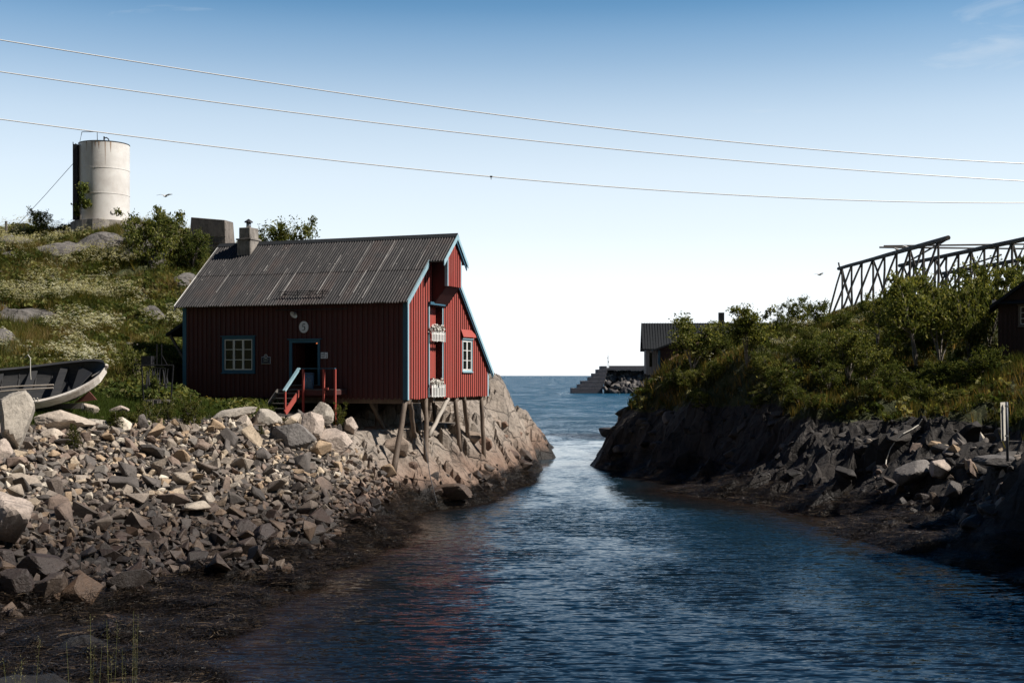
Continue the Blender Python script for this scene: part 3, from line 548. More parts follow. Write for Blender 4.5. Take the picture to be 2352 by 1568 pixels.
variants = [mesh_np('stone', *hull_rock(500 + k, random.choice((9, 11, 14)), (1, random.uniform(.6, .95), random.uniform(.35, .7)), .055), M['stone']) for k in range(34)]
_old = lambda: [rock_mesh('stone', 3, 500 + k, M['stone'], planes=random.choice((6, 7, 9)), dims=(1, random.uniform(.6, .9), random.uniform(.35, .75)), rough=.008) for k in range(26)]
# ------------------------------------------------------------------ boulders singled out
def boulder(px, py, w, h, D, label, seed, m='boulder', depth=None, tilt=(0, 0, 0), sub=4, planes=13, group=None, name='boulder', rnd=.12, cat='boulder'):
    c = P(px, py, D); sx_ = w / 2 / F * D * 1.12; sz = h / 2 / F * D * 1.15; sy = depth / 2 if depth else (sx_ + sz) / 2
    me = rock_mesh(name, sub, seed, M[m], planes=planes, dims=(sx_, sy, sz), rough=.007, rnd=rnd)
    o = link_mesh(name, me); o.location = c; o.rotation_euler = tuple(R(a) for a in tilt); tag(o, label, cat, group); return o
BD = [(36, 952, 82, 128, 39.5, 'tall upright grey boulder beside the bow of the white-railed boat, split face to the left', 3, 'boulder', (0, 8, 0)),
 (4, 1035, 34, 60, 38.5, 'pale rounded boulder at the foot of the tall upright boulder', 4, 'boulder', (0, 0, 0)),
 (135, 972, 128, 44, 42.5, 'long flat pink granite slab lying on two blocks under the boat', 5, 'boulder', (0, 5, 8)),
 (118, 1008, 68, 48, 41.5, 'square granite block under the long flat slab', 6, 'boulder', (0, 0, 0)),
 (190, 1003, 60, 36, 42.5, 'low rounded block right of the square granite block, behind a small spruce', 7, 'boulder', (0, 0, 20)),
 (222, 985, 62, 50, 43.5, 'grey block at the right end of the flat slab, left of the spruce bush', 8, 'boulder', (0, -10, 0)),
 (18, 1192, 92, 128, 31.5, 'large brown-grey boulder at the left edge half way down the stone slope', 9, 'boulder', (0, -6, 0)),
 (12, 1285, 50, 60, 30.0, 'dark block below the large brown-grey boulder at the left edge', 10, 'darkboulder', (0, 10, 0)),
 (95, 1300, 120, 60, 29.5, 'wide black slab low on the slope above the wrack at far left', 11, 'darkboulder', (0, -8, 12)),
 (45, 1345, 80, 62, 28.3, 'reddish dark block at the bottom left of the slope, beside a barnacled slab', 12, 'darkboulder', (0, 4, 0)),
 (118, 1352, 68, 82, 28.4, 'leaning slab crusted with pale barnacles just above the seaweed', 13, 'boulder', (0, 38, 0)),
 (534, 952, 92, 32, 48.2, 'long tilted slab with a dark underside on the grass edge left of the stairs', 14, 'boulder', (0, -14, 0)),
 (560, 980, 60, 50, 47.6, 'pale pointed boulder tucked under the long tilted slab', 15, 'boulder', (0, 24, 0)),
 (614, 962, 68, 52, 48.3, 'big beige boulder at the foot of the wooden stairs', 16, 'boulder', (0, 8, 0)),
 (672, 1006, 98, 66, 47.0, 'dark lichen-covered rounded boulder below the stairs', 17, 'grey_rock', (0, 18, 0)),
 (718, 986, 50, 76, 48.0, 'egg-shaped upright boulder right of the dark lichen-covered boulder', 18, 'boulder', (0, 10, 0)),
 (672, 968, 38, 34, 48.7, 'small pale boulder with a pointed top at the end of the stair rail', 19, 'boulder', (0, -20, 0)),
 (740, 953, 58, 50, 49.5, 'squarish boulder topmost on the slope, right of the red rail post', 20, 'boulder', (0, 0, 0)),
 (765, 1020, 100, 62, 48.3, 'broad smooth rock with an orange water stain at the corner of the slope', 21, 'boulder', (0, 4, 0)),
 (805, 978, 34, 40, 50.3, 'narrow rounded rock in the shade edge under the house front', 22, 'boulder', (0, 0, 0)),
 (487, 985, 46, 34, 46.9, 'low pale boulder beside the leafy shrub on the slope edge', 23, 'boulder', (0, -6, 0)),
 (560, 1228, 70, 70, 37.2, 'large flat-faced dark slab standing in the lower slope', 24, 'darkboulder', (0, -16, 0)),
 (603, 1232, 60, 66, 37.0, 'brown leaning slab right beside the large flat-faced dark slab', 25, 'darkboulder', (0, 30, 0)),
 (310, 1262, 76, 48, 34.3, 'red-brown flat stone propped up near the top of the wrack', 26, 'darkboulder', (0, -24, 0)),
 (225, 1312, 56, 46, 31.8, 'wet grey slab pointing down into the wrack', 27, 'grey_rock', (0, 30, 0)),
 (423, 1307, 26, 24, 32.4, 'single tan stone lying alone on the black wrack', 28, 'boulder', (0, 0, 0)),
 (1038, 1128, 96, 46, 52.6, 'flat pale boulder lying at the waterline below the stilts', 29, 'boulder', (0, -5, 0)),
 (1397, 993, 42, 28, 100, 'small black rock standing in the water off the right headland', 30, 'darkboulder', (0, 0, 0)),
 (1470, 985, 90, 88, 86, 'black rounded rock knob below the posts of the grey shed', 31, 'darkboulder', (0, 6, 0)),
 (1545, 962, 34, 34, 72, 'sunlit grey knob sticking out of the dark headland', 33, 'grey_rock', (0, 0, 0)),
 (2093, 1085, 86, 52, 47, 'pointed grey slab leaning among the stones on the right shore', 34, 'grey_rock', (0, -28, 0)),
 (2160, 1075, 60, 46, 46, 'brownish wedge of rock right of the pointed slab', 35, 'boulder', (0, 26, 0)),
 (2290, 1060, 110, 26, 41, 'flat ledge stone at the foot of the sign post', 36, 'grey_rock', (0, 4, 0)),
 (2190, 1125, 34, 42, 44, 'dark egg-shaped stone below the brownish wedge', 37, 'grey_rock', (0, 0, 0)),
 (205, 940, 44, 22, 44.8, 'flat grey stone under the keel behind the boat bow', 38, 'boulder', (0, -6, 0)),
 (272, 943, 40, 18, 45.5, 'reddish flat stone in the grass right of the boat', 39, 'boulder', (0, 6, 0))]
occ = []
for (px, py, w, h, D, lab, seed, mt, tl) in BD:
    o = boulder(px, py, w, h, D, lab, seed, mt, tilt=tl, rnd=.02)
    occ.append((o.location.x, o.location.y, w / 2 / F * D * .8))
big, pts = slope_spots(300, .25, .66, 2.0, 5, existing=occ, keep=.56)
def rot_rand(): return (random.gauss(0, .6), random.gauss(0, .6), random.uniform(0, 6.28))
for (a, b_, c, r) in big:
    o = link_mesh('stone', random.choice(variants), slope); o.matrix_parent_inverse = Matrix.Translation(-Vector(slope.location))
    o.location = (a, b_, c + r * .26); o.rotation_euler = rot_rand(); o.scale = (r, r, r)
small, pts = slope_spots(4600, .11, .30, 1.3, 6, existing=pts, keep=.46, zmin=.3)
def merge_rocks(name, spots, m, parent=None, nvar=30, seed=900, sub=2, sink=.2, flat=None):
    V = []; Fc = []; RN = []; k = 0; shp = [hull_rock(seed + i, random.choice((8, 10, 12)), (1, random.uniform(.6, .95), random.uniform(.35, .8)), .04 if sub > 1 else 0) for i in range(nvar)]
    for (a, b_, c, r) in spots:
        v, f = shp[random.randrange(nvar)]; Mx = np.array(Euler(rot_rand()).to_matrix())
        V.append((v * r) @ Mx.T + np.array([a, b_, c + r * sink])); Fc.append(f + k); k += len(v); RN.append(np.full(len(v), random.random()))
    me = mesh_np(name, np.concatenate(V), np.concatenate(Fc), m, rnd=np.concatenate(RN)); o = link_mesh(name, me)
    if parent is not None: o.parent = parent; o.matrix_parent_inverse = Matrix.Translation(-Vector(parent.location))
    return tag(o, kind='stuff')
merge_rocks('loose_stones', small, M['stone_s'], slope, sub=2)
def pebble_spots(n, px0, px1, D0, D1, hf, s0, s1, cond):
    x = rng.uniform(0, 1, n); D = rng.uniform(D0, D1, n); px = px0 + (px1 - px0) * x; X = (px - 1176) / F * D; Z = hf(X, D); s = s0 + (s1 - s0) * rng.random(n) ** 2
    ok = cond(px, D, Z); return list(zip(X[ok], D[ok], Z[ok], s[ok]))
merge_rocks('gravel', pebble_spots(4500, -60, 900, 28, 50, h_left, .04, .12, lambda p_, d, z: (z > .5) & (z < 4.0)), M['stone_s'], slope, sub=1, nvar=12)
sr = pebble_spots(260, 1960, 2340, 38, 52, h_right, .10, .45, lambda p_, d, z: (z > .7) & (z < 2.9))
def outcrop(parent, hf, m, spots, seed, smin, smax, flat=.7):
    vs_ = [mesh_np('rock', *hull_rock(seed + k, 16, (1, .8, flat), .09), m) for k in range(10)]
    for (x, y) in spots:
        z = float(hf(np.array([x]), np.array([y]))[0]); o = link_mesh('rock', random.choice(vs_), parent); r = random.uniform(smin, smax) if random.random() < .6 else smin
        o.location = (x, y, z - r * .34); o.rotation_euler = (random.gauss(0, .25), random.gauss(0, .25), random.uniform(0, 6.28)); o.scale = (r * 1.25, r, r)
def spots_in(n, px0, px1, D0, D1, hf, z0, z1):
    out = []
    while len(out) < n:
        p_ = random.uniform(px0, px1); D = random.uniform(D0, D1); x = (p_ - 1176) / F * D; z = float(hf(np.array([x]), np.array([D]))[0])
        if z0 < z < z1: out.append((x, D))
    return out
M['cliffrock'] = stone_mat('dark_cliff_rock', ((0, (.034, .030, .028)), (.3, (.052, .046, .041)), (.6, (.028, .025, .024)), (.88, (.085, .076, .068))))
M['warmrock'] = stone_mat('warm_bedrock', ((0, (.27, .21, .165)), (.3, (.20, .128, .092)), (.6, (.32, .265, .215)), (.8, (.17, .11, .08))))
outcrop(shore_r, h_right, M['cliffrock'], spots_in(210, 1400, 2340, 38, 82, h_right, .8, 3.7), 3100, .22, .80, .55)
outcrop(shore_l, h_left, M['warmrock'], spots_in(60, 820, 1240, 49, 98, h_left, .8, 3.4), 3200, .30, .85)
outcrop(shore_l, h_left, M['darkboulder'], spots_in(60, -40, 900, 25, 46, h_left, .05, .7), 3300, .12, .34, .5)
tag(merge_rocks('shore_stones', sr, M['stone_s'], seed=1300, sub=2), 'tumbled grey stones on the dark right shore below the sign post', 'stones')
sr = pebble_spots(420, 880, 1200, 47, 66, h_left, .10, .38, lambda p_, d, z: (z > .1) & (z < 1.3))
tag(merge_rocks('shore_stones', sr, M['stone_s'], seed=1400, sub=2), 'broken stones along the waterline below the house stilts', 'stones')

# ------------------------------------------------------------------ red house on stilts
house = empty('red_boathouse', (HX, HYY, HZ), HA, 'dark red wooden house on stilts with corrugated roof, number 5 over its door', 'house')
def tx(px, ly=0.0):                                     # local x along the front wall of what shows at a photo column
    r = (px - 1176) / F; t_ = (HX + HV[0] * ly - r * (HYY + HV[1] * ly)) / (HN[0] - r * HN[1]); return -t_
def sy_(px, lx=0.0):                                    # local y along the gable
    r = (px - 1176) / F; return (r * (HYY + HN[1] * lx) - (HX + HN[0] * lx)) / (HV[0] - r * HV[1])
def lz(py, lx, ly): Yw = HYY + HN[1] * lx + HV[1] * ly; return CZ + (HY - py) / F * Yw - HZ
LEN = 10.94; WID = 8.83; RY = 3.15; RZ = 7.0; SL1 = (RZ - 3.98) / (RY + .35); SL2 = (RZ - 1.08) / (9.12 - RY)
def rz_at(y): return RZ - (RY - y) * SL1 if y < RY else RZ - (y - RY) * SL2
# walls (backing boards)
DOOR = (tx(672), tx(731), .50, lz(787, -5, 0)); W1 = (tx(517), tx(581), 1.17, 2.50)
BAY = (2.12, 3.45); GW = (5.72, 6.75, 1.16, 2.52)
w = MB(); x0, x1, zd0, zd1 = DOOR
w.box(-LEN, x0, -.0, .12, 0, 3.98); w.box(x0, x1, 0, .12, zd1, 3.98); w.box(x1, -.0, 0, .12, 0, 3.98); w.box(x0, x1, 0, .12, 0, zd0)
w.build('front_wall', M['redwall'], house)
g = MB(); T = -.14
def gpoly(y0, y1, z0=None):
    pts_ = [(T, y0, z0 if z0 is not None else 0), (T, y1, z0 if z0 is not None else 0), (T, y1, rz_at(y1) - .12)]
    if y0 < RY < y1: pts_.append((T, RY, RZ - .14))
    pts_.append((T, y0, rz_at(y0) - .12)); g.prism(pts_, (.14, 0, 0))
gpoly(.12, BAY[0]); gpoly(BAY[0], BAY[1], 3.95); gpoly(BAY[1], WID)
g.build('gable_wall', M['redwall'], house)
w = MB(); w.prism([(-LEN, .12, 0), (-LEN, WID, 0), (-LEN, WID, rz_at(WID) - .12), (-LEN, RY, RZ - .14), (-LEN, .12, rz_at(.12) - .12)], (.14, 0, 0)); w.build('rear_gable_wall', M['redwall'], house)
bx('back_wall', M['redwall'], house, -LEN + .14, -.14, WID - .12, WID, 0, rz_at(WID) - .2)
bx('floor', M['greywood'], house, -LEN + .14, -.14, .12, WID - .12, .02, .14)
for i, yb in enumerate((.15, 2.6, 5.2, 8.4)): bx('floor_beam', M['stilt'], house, -LEN + .1, -.02, yb, yb + .22, -.24, -.004)
# boards on the front
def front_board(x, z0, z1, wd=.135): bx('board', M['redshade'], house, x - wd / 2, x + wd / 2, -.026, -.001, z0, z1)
xx = -LEN + .20
while xx < -.12:
    segs = [(-.06, 3.93)]
    for (a, b_, c, d) in ((DOOR[0] - .14, DOOR[1] + .14, -1, DOOR[3] + .14), (W1[0] - .16, W1[1] + .16, W1[2] - .14, W1[3] + .15)):
        if a < xx < b_: segs = [q for (s0, s1) in segs for q in ((s0, min(s1, c)), (max(s0, d), s1)) if q[1] - q[0] > .1]
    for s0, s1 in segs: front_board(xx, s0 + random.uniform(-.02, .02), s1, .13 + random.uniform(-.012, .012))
    xx += .238 + random.uniform(-.018, .018)
# boards on the gable
yy = .17
while yy < WID - .1:
    top = rz_at(yy) - .13; segs = [(-.05, top)]
    for (a, b_, c, d) in ((BAY[0] - .07, BAY[1] + .07, -1, 4.02), (GW[0] - .07, GW[1] + .07, GW[2] - .16, GW[3] + .12)):
        if a < yy < b_: segs = [q for (s0, s1) in segs for q in ((s0, min(s1, c)), (max(s0, d), s1)) if q[1] - q[0] > .1]
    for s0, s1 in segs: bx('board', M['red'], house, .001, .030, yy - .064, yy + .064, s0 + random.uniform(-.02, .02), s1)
    yy += .236 + random.uniform(-.014, .014)
# corner boards and fascias
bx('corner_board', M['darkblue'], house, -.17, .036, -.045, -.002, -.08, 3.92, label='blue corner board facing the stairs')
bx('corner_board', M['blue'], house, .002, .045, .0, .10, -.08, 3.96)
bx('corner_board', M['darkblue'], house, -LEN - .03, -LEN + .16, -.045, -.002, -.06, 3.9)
bx('corner_board', M['blue'], house, .002, .045, WID - .11, WID + .03, -.06, rz_at(WID) - .05)
def rake(y0, y1, xo, m, d=.24, th=.035, up=.03, label=None):
    b = MB(); z0, z1 = rz_at(y0) + up, rz_at(y1) + up
    b.prism([(xo, y0, z0), (xo, y1, z1), (xo, y1, z1 - d), (xo, y0, z0 - d)], (th, 0, 0)); return b.build('bargeboard', m, house, label=label)
OV = .17
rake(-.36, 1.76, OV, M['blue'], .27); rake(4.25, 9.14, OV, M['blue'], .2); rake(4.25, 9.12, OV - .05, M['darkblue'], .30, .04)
rake(-.36, RY, -LEN - .27, M['white'], .25, label='white bargeboard at the far end'); rake(RY, 9.14, -LEN - .27, M['white'], .2)
# hoist box under the ridge
PB = .74; BA, BB = 2.40, 3.86; BZ = lz(657, PB, 3.1)
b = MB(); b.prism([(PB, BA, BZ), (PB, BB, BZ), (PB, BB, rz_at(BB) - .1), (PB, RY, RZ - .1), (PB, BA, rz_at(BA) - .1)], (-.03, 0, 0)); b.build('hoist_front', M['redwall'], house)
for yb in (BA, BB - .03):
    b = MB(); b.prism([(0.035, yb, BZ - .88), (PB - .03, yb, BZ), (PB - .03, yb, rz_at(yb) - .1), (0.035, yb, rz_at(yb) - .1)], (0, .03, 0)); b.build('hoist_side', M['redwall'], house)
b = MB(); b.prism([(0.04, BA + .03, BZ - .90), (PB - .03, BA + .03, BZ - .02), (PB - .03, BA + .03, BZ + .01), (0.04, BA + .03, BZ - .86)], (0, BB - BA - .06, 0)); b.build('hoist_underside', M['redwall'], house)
yy = BA + .14
while yy < BB - .05:
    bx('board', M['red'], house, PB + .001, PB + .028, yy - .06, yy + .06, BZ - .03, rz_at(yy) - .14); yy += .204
bx('corner_board', M['blue'], house, PB - .10, PB + .035, BA - .03, BA + .055, BZ - .04, rz_at(BA) - .08)
bx('corner_board', M['blue'], house, PB + .002, PB + .035, BB - .05, BB + .03, BZ - .04, rz_at(BB) - .08)
rake(1.72, RY, PB + .14, M['blue'], .24); rake(RY, 4.34, PB + .14, M['blue'], .2)
b = MB(); b.prism([(PB + .08, RY, RZ - .01), (PB + .08, 4.3, rz_at(4.3) - .01), (PB + .08, 4.3, rz_at(4.3) - .32), (PB + .08, RY, RZ - .32)], (.04, 0, 0)); b.build('bargeboard', M['darkblue'], house)
# door bay on the gable
rc = -.27
b = MB(); b.box(rc - .04, rc, BAY[0], BAY[1], 0, 4.02); b.build('hatch_backing', M['redwall'], house)
for yb in (BAY[0] - .03, BAY[1]): bx('hatch_jamb', M['redwall'], house, rc, .01, yb, yb + .03, 0, 3.98)
for (z0, z1) in ((.80, 2.30), (2.42, 3.92)):
    hd = empty('hatch_door', (0, 0, 0)); hd.parent = house
    yy = BAY[0] + .06
    while yy < BAY[1] - .05: bx('plank', M['red'], hd, rc + .002, rc + .03, yy - .05, yy + .055, z0, z1 + random.uniform(-.03, .03)); yy += .125
for yb in (BAY[0] - .09, BAY[1] + .0): bx('hatch_trim', M['blue'], house, .031, .05, yb, yb + .09, .0, 4.0)
bx('hatch_lintel', M['darkblue'], house, .0, .14, BAY[0] - .1, BAY[1] + .12, 3.96, 4.08)
for z0, hb in ((.02, .52), (2.42, .42)):
    fb = empty('flower_box', (0, 0, 0)); fb.parent = house; fb['label'] = 'upper picket flower box' if z0 > 1 else 'lower picket flower box'
    bx('box_floor', M['white'], fb, .052, .15, BAY[0] - .04, BAY[1] + .05, z0, z0 + .03)
    for k in range(9):
        y = BAY[0] + .01 + k * .165; bx('picket', M['white'], fb, .152, .172, y - .042, y + .036, z0 - .02 + random.uniform(-.02, .02), z0 + hb + random.uniform(-.03, .02))
    bx('rail', M['white'], fb, .136, .150, BAY[0] - .04, BAY[1] + .06, z0 + hb - .14, z0 + hb - .07)
    n = 420; th = rng.uniform(0, 6.28, n); V = []; Fq = []
    cx = rng.uniform(.06, .22, 26); cy = rng.uniform(BAY[0] - .05, BAY[1] + .08, 26); cz_ = z0 + hb + rng.uniform(.0, .2, 26)
    for k in range(n):
        j = k % 26; c = np.array([cx[j], cy[j], cz_[j]]) + rng.normal(size=3) * .045; a = rng.normal(size=3); a /= np.linalg.norm(a); bb = np.cross(a, rng.normal(size=3)); bb /= np.linalg.norm(bb); s = .045
        V += [c + a * s, c + bb * s, c - a * s, c - bb * s]; Fq.append([4 * k, 4 * k + 1, 4 * k + 2, 4 * k + 3])
    link_mesh('flowers', mesh_np('flowers', V, Fq, M['petal']), fb)["kind"] = "stuff"
# windows
def window(parent, axis_, a0, a1, z0, z1, cols, rows, out, trim, label=None, sash_w=.045, tw=.12, sill=.2):
    """axis_ 'x' for the front wall (outwards -y), 'y' for the gable (outwards +x)"""
    w = empty('window', (0, 0, 0)); w.parent = parent
    if label: w['label'] = label
    def bb(name, m, p0, p1, q0, q1, d0, d1, par=w):
        if axis_ == 'x': return bx(name, m, par, p0, p1, -d1, -d0, q0, q1)
        return bx(name, m, par, d0, d1, p0, p1, q0, q1)
    bb('trim', trim, a0 - tw, a0, z0 - tw, z1 + tw, .002, out); bb('trim', trim, a1, a1 + tw, z0 - tw, z1 + tw, .002, out)
    bb('trim', trim, a0, a1, z1, z1 + tw, .003, out - .001); bb('trim', trim, a0, a1, z0 - tw, z0, .003, out - .001)
    bb('sill', trim, a0 - tw - .03, a1 + tw + .03, z0 - tw - .04, z0 - tw - .001, .001, out + .05); bb('hood', trim, a0 - tw - .05, a1 + tw + .05, z1 + tw + .001, z1 + tw + .04, .001, out + .05)
    wd = (a1 - a0) / cols; rh = (z1 - z0) / rows
    for c in range(cols):
        p0 = a0 + c * wd; s = MB()
        def sb(u0, u1, v0, v1, d0=.004, d1=out - .015):
            if axis_ == 'x': s.box(u0, u1, -d1, -d0, v0, v1)
            else: s.box(d0, d1, u0, u1, v0, v1)
        k = sash_w; sb(p0 + .004, p0 + k, z0 + .004, z1 - .004); sb(p0 + wd - k, p0 + wd - .004, z0 + .004, z1 - .004); sb(p0 + k, p0 + wd - k, z0 + .004, z0 + k); sb(p0 + k, p0 + wd - k, z1 - k, z1 - .004)
        for r_ in range(1, rows): sb(p0 + k, p0 + wd - k, z0 + rh * r_ - .014, z0 + rh * r_ + .014)
        s.build('sash', M['white'], w)
        for r_ in range(rows): bb('pane', M['glass'], p0 + k - .005, p0 + wd - k + .005, z0 + rh * r_ + .016, z0 + rh * (r_ + 1) - .016, .005, .012)
    return w
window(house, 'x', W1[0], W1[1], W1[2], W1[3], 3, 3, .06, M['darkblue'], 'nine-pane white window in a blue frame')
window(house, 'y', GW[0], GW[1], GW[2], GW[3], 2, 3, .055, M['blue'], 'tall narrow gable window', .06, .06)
aw = MB(); aw.prism([(.035, GW[0] - .18, GW[3] + .50), (.16, GW[0] - .18, GW[3] + .18), (.16, GW[0] - .18, GW[3] + .15), (.035, GW[0] - .18, GW[3] + .46)], (0, 1.5, 0)); aw.build('awning', M['red'], house, label='small faded red awning over the gable window')
# front door
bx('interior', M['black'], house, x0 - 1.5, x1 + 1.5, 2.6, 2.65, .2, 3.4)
for a, b_, c, d in ((x0 - .13, x0, zd0, zd1 + .13), (x1, x1 + .10, zd0, zd1 + .13), (x0, x1, zd1, zd1 + .129)): bx('door_frame', M['darkblue'], house, a, b_, -.06, -.002, c, d)
bx('door_hood', M['darkblue'], house, x0 - .2, x1 + .2, -.12, -.002, zd1 + .135, zd1 + .17)
bx('door_leaf', M['redwall'], house, x0 + .01, x0 + .06, .13, .95, zd0, zd1 - .02, label='front door standing open inwards')
bx('threshold', M['greywood'], house, x0, x1, -.05, .12, zd0, zd0 + .04)
lp = MB(); lp.tube([(x1 - .28, .5, zd1 + .12), (x1 - .28, .5, zd1 - .04)], [.03, .11], 10); lp.build('ceiling_lamp', M['lamp'], house, True, 'orange lamp shade inside the doorway')
# bin in the doorway
bp = empty('waste_bin', house.matrix_world.to_translation(), 0)
def hw(lx, ly, z): return Vector((HX + HN[0] * lx + HV[0] * ly, HYY + HN[1] * lx + HV[1] * ly, HZ + z))
bp.location = hw(x1 - .26, -.32, .362); tag(bp, 'blue-grey lidded bin standing on the landing in front of the open door', 'bin')
q = MB(); q.tube([(0, 0, 0), (0, 0, .06), (0, 0, .62)], [.17, .19, .22], 18); q.build('bin_body', M['bin'], bp, True)
q = MB(); q.tube([(0, 0, .62), (0, 0, .66), (0, 0, .70)], [.235, .235, .12], 18); q.build('lid', M['bin'], bp, True)
q = MB(); q.tube([(-.08, -.2, .32), (-.07, -.215, .44), (0, -.225, .50), (.07, -.215, .44), (.08, -.2, .32)], .012, 6); q.build('handle', M['galv'], bp)
# roof sheets
def corrugated(x0, x1, y0, y1, z_up, seg_per=6, pitch=.128):
    n = max(2, int(round((x1 - x0) / pitch * seg_per))); V = []; Fq = []
    for i in range(n + 1):
        x = x0 + (x1 - x0) * i / n; a = .027 * math.cos(2 * math.pi * x / pitch)
        for y in (y0, y1): V.append((x, y, rz_at(y) + z_up + a))
    for i in range(n): Fq.append((2 * i, 2 * i + 2, 2 * i + 3, 2 * i + 1))
    return V, Fq
roof = empty('roof', (0, 0, 0)); roof.parent = house
b = MB(); b.prism([(-LEN - .22, -.33, rz_at(-.33) - .09), (-LEN - .22, RY, RZ - .1), (-LEN - .22, 9.08, rz_at(9.08) - .1), (-LEN - .22, 9.08, rz_at(9.08) - .04), (-LEN - .22, RY, RZ - .03), (-LEN - .22, -.33, rz_at(-.33) - .03)], (LEN + .22 + OV - .01, 0, 0)); b.build('roof_boarding', M['greywood'], roof)
b = MB(); b.prism([(OV, 1.78, rz_at(1.78) - .09), (OV, RY, RZ - .1), (OV, 4.28, rz_at(4.28) - .1), (OV, 4.28, rz_at(4.28) - .04), (OV, RY, RZ - .03), (OV, 1.78, rz_at(1.78) - .03)], (PB + .13 - OV, 0, 0)); b.build('hoist_roof_boarding', M['greywood'], roof)
xs_ = -LEN - .26; kk = 0
while xs_ < .17:
    xe = min(xs_ + .64, OV + .01)
    for (ya, yb, up) in ((-.42, 1.36, .012), (1.26, RY - .02, .030)):
        V, Fq = corrugated(xs_, xe + .05, ya + random.uniform(-.015, .015), yb, up + (.006 if kk % 2 else 0)); me = mesh_np('roof_sheet', V, Fq, M['roof'], smooth=True); link_mesh('roof_sheet', me, roof)
    ea = MB(); r_ = random.random()
    if r_ < .85:
        a_ = random.uniform(-.3, .6) if r_ < .5 else 1.4; b2 = random.uniform(1.2, 2.9)
        ea.beam((xs_ + .012, a_, rz_at(a_) + .048), (xs_ + .012, b2, rz_at(b2) + .048), .022, .012); ea.build('sheet_edge', M['edge'], roof)
    xs_ += .576; kk += 1
V, Fq = corrugated(OV + .0, PB + .17, 1.70, RY - .02, .03); link_mesh('roof_sheet', mesh_np('roof_sheet', V, Fq, M['roof'], smooth=True), roof)
V, Fq = corrugated(-LEN - .26, OV + .01, RY + .02, 9.18, .02, 5); link_mesh('roof_sheet', mesh_np('roof_sheet', V, Fq, M['roof'], smooth=True), roof)
V, Fq = corrugated(OV, PB + .17, RY + .02, 4.36, .02); link_mesh('roof_sheet', mesh_np('roof_sheet', V, Fq, M['roof'], smooth=True), roof)
b = MB(); b.prism([(-LEN - .27, RY - .17, rz_at(RY - .17) + .06), (-LEN - .27, RY, RZ + .085), (-LEN - .27, RY + .17, rz_at(RY + .17) + .06), (-LEN - .27, RY, RZ + .06)], (LEN + .27 + PB + .17, 0, 0)); b.build('ridge_cap', M['slate'], roof)
# snow guard over the door
sg = empty('snow_guard', (0, 0, 0)); sg.parent = roof; xa, xb = tx(642), tx(757)
for k in range(3):
    b = MB(); yk = -.05 + .0; zk = rz_at(yk) + .12 + .07 * k; b.beam((xa, yk - .02, zk), (xb, yk - .02, zk + .02), .02, .022); b.build('snow_rail', M['iron'], sg)
for k in range(4):
    x_ = xa + (xb - xa) * (k + .5) / 4; b = MB(); b.beam((x_, -.05, rz_at(-.05) + .02), (x_, -.06, rz_at(-.05) + .33), .03, .02); b.beam((x_, .25, rz_at(.25) + .04), (x_, -.05, rz_at(-.05) + .30), .02, .015); b.build('bracket', M['iron'], sg)
b = MB(); b.tube([(tx(640), -.24, 3.72), (tx(805), -.24, 3.72)], .022, 6); b.build('eave_pipe', M['iron'], house)
# chimney
ch = empty('chimney', (0, 0, 0)); ch.parent = roof; cx = -9.42; cy = 2.42
bx('chimney_base', M['concrete'], ch, cx - .36, cx + .36, cy, cy + .86, 5.6, lz(547, cx, cy), bevel=.03); z_ = lz(547, cx, cy)
bx('chimney_stack', M['concrete'], ch, cx - .29, cx + .29, cy + .06, cy + .80, z_ + .001, z_ + .50, bevel=.02); bx('chimney_collar', M['concrete'], ch, cx - .40, cx + .40, cy - .03, cy + .89, z_ - .08, z_ - .005, bevel=.015)
q = MB(); q.tube([(cx, cy + .42, z_ + .5), (cx, cy + .42, z_ + .74)], .11, 12); q.build('flue', M['galv'], ch, True)
q = MB(); q.tube([(cx, cy + .42, z_ + .76), (cx, cy + .42, z_ + .80), (cx, cy + .42, z_ + .92)], [.20, .19, .02], 14); q.build('cowl', M['iron'], ch)
# stilts
def gz(lx, ly):
    p_ = hw(lx, ly, 0); return float(h_left(np.array([p_.x]), np.array([p_.y]))[0]) - HZ
def stilt(l0, l1, r0=.115, r1=.10, m='stilt', label=None, z1=None):
    b = MB(); zb = gz(l1[0], l1[1]) - .15 if z1 is None else z1; log(b, (l0[0], l0[1], -.03), (l1[0], l1[1], zb), r1, r0, .02); return b.build('stilt', M[m], house, True, label)
def loc_of(px, D):                                        # local plan position of a point seen in column px at depth D
    X = (px - 1176) / F * D - HX; Y = D - HYY; return (X * HN[0] + Y * HN[1], X * HV[0] + Y * HV[1])
stilt((-.12, .12), loc_of(903, 51.0), .13, .11, label='thickest stilt under the near corner, leaning'); stilt((-.15, .55), loc_of(953, 53.8), .10, .10)
stilt((-.1, 2.05), loc_of(979, 53.2), .12, .10); stilt((-.1, 4.45), (-.1, 2.35), .09, .10, 'palelog', 'bleached diagonal brace', gz(-.1, 2.35) + .7)
stilt((-.1, 5.2), loc_of(1056, 57.0), .11, .10); stilt((-.1, 6.15), loc_of(1076, 59.5), .10, .10); stilt((-.1, 8.3), loc_of(1112, 60.0), .12, .10)
for (a, b_, c, d) in ((-1.9, .3, -1.6, 1.2), (-2.6, 2.2, -2.6, 2.4), (-1.7, 5.0, -1.5, 5.4), (-4.2, 1.8, -4.2, 2.0), (-2.4, 7.8, -2.3, 7.9)): stilt((a, b_), (c, d), .09, .09)
b = MB(); b.tube([hw(-.1, .7, -.1) - Vector((HX, HYY, HZ)) if 0 else Vector((.1, .9, -.1)), Vector((.3, .95, -1.6)), Vector((.9, .3, -3.2)), Vector((1.4, -.1, -4.3))], .018, 5); b.build('mooring_rope', M['iron'], house)
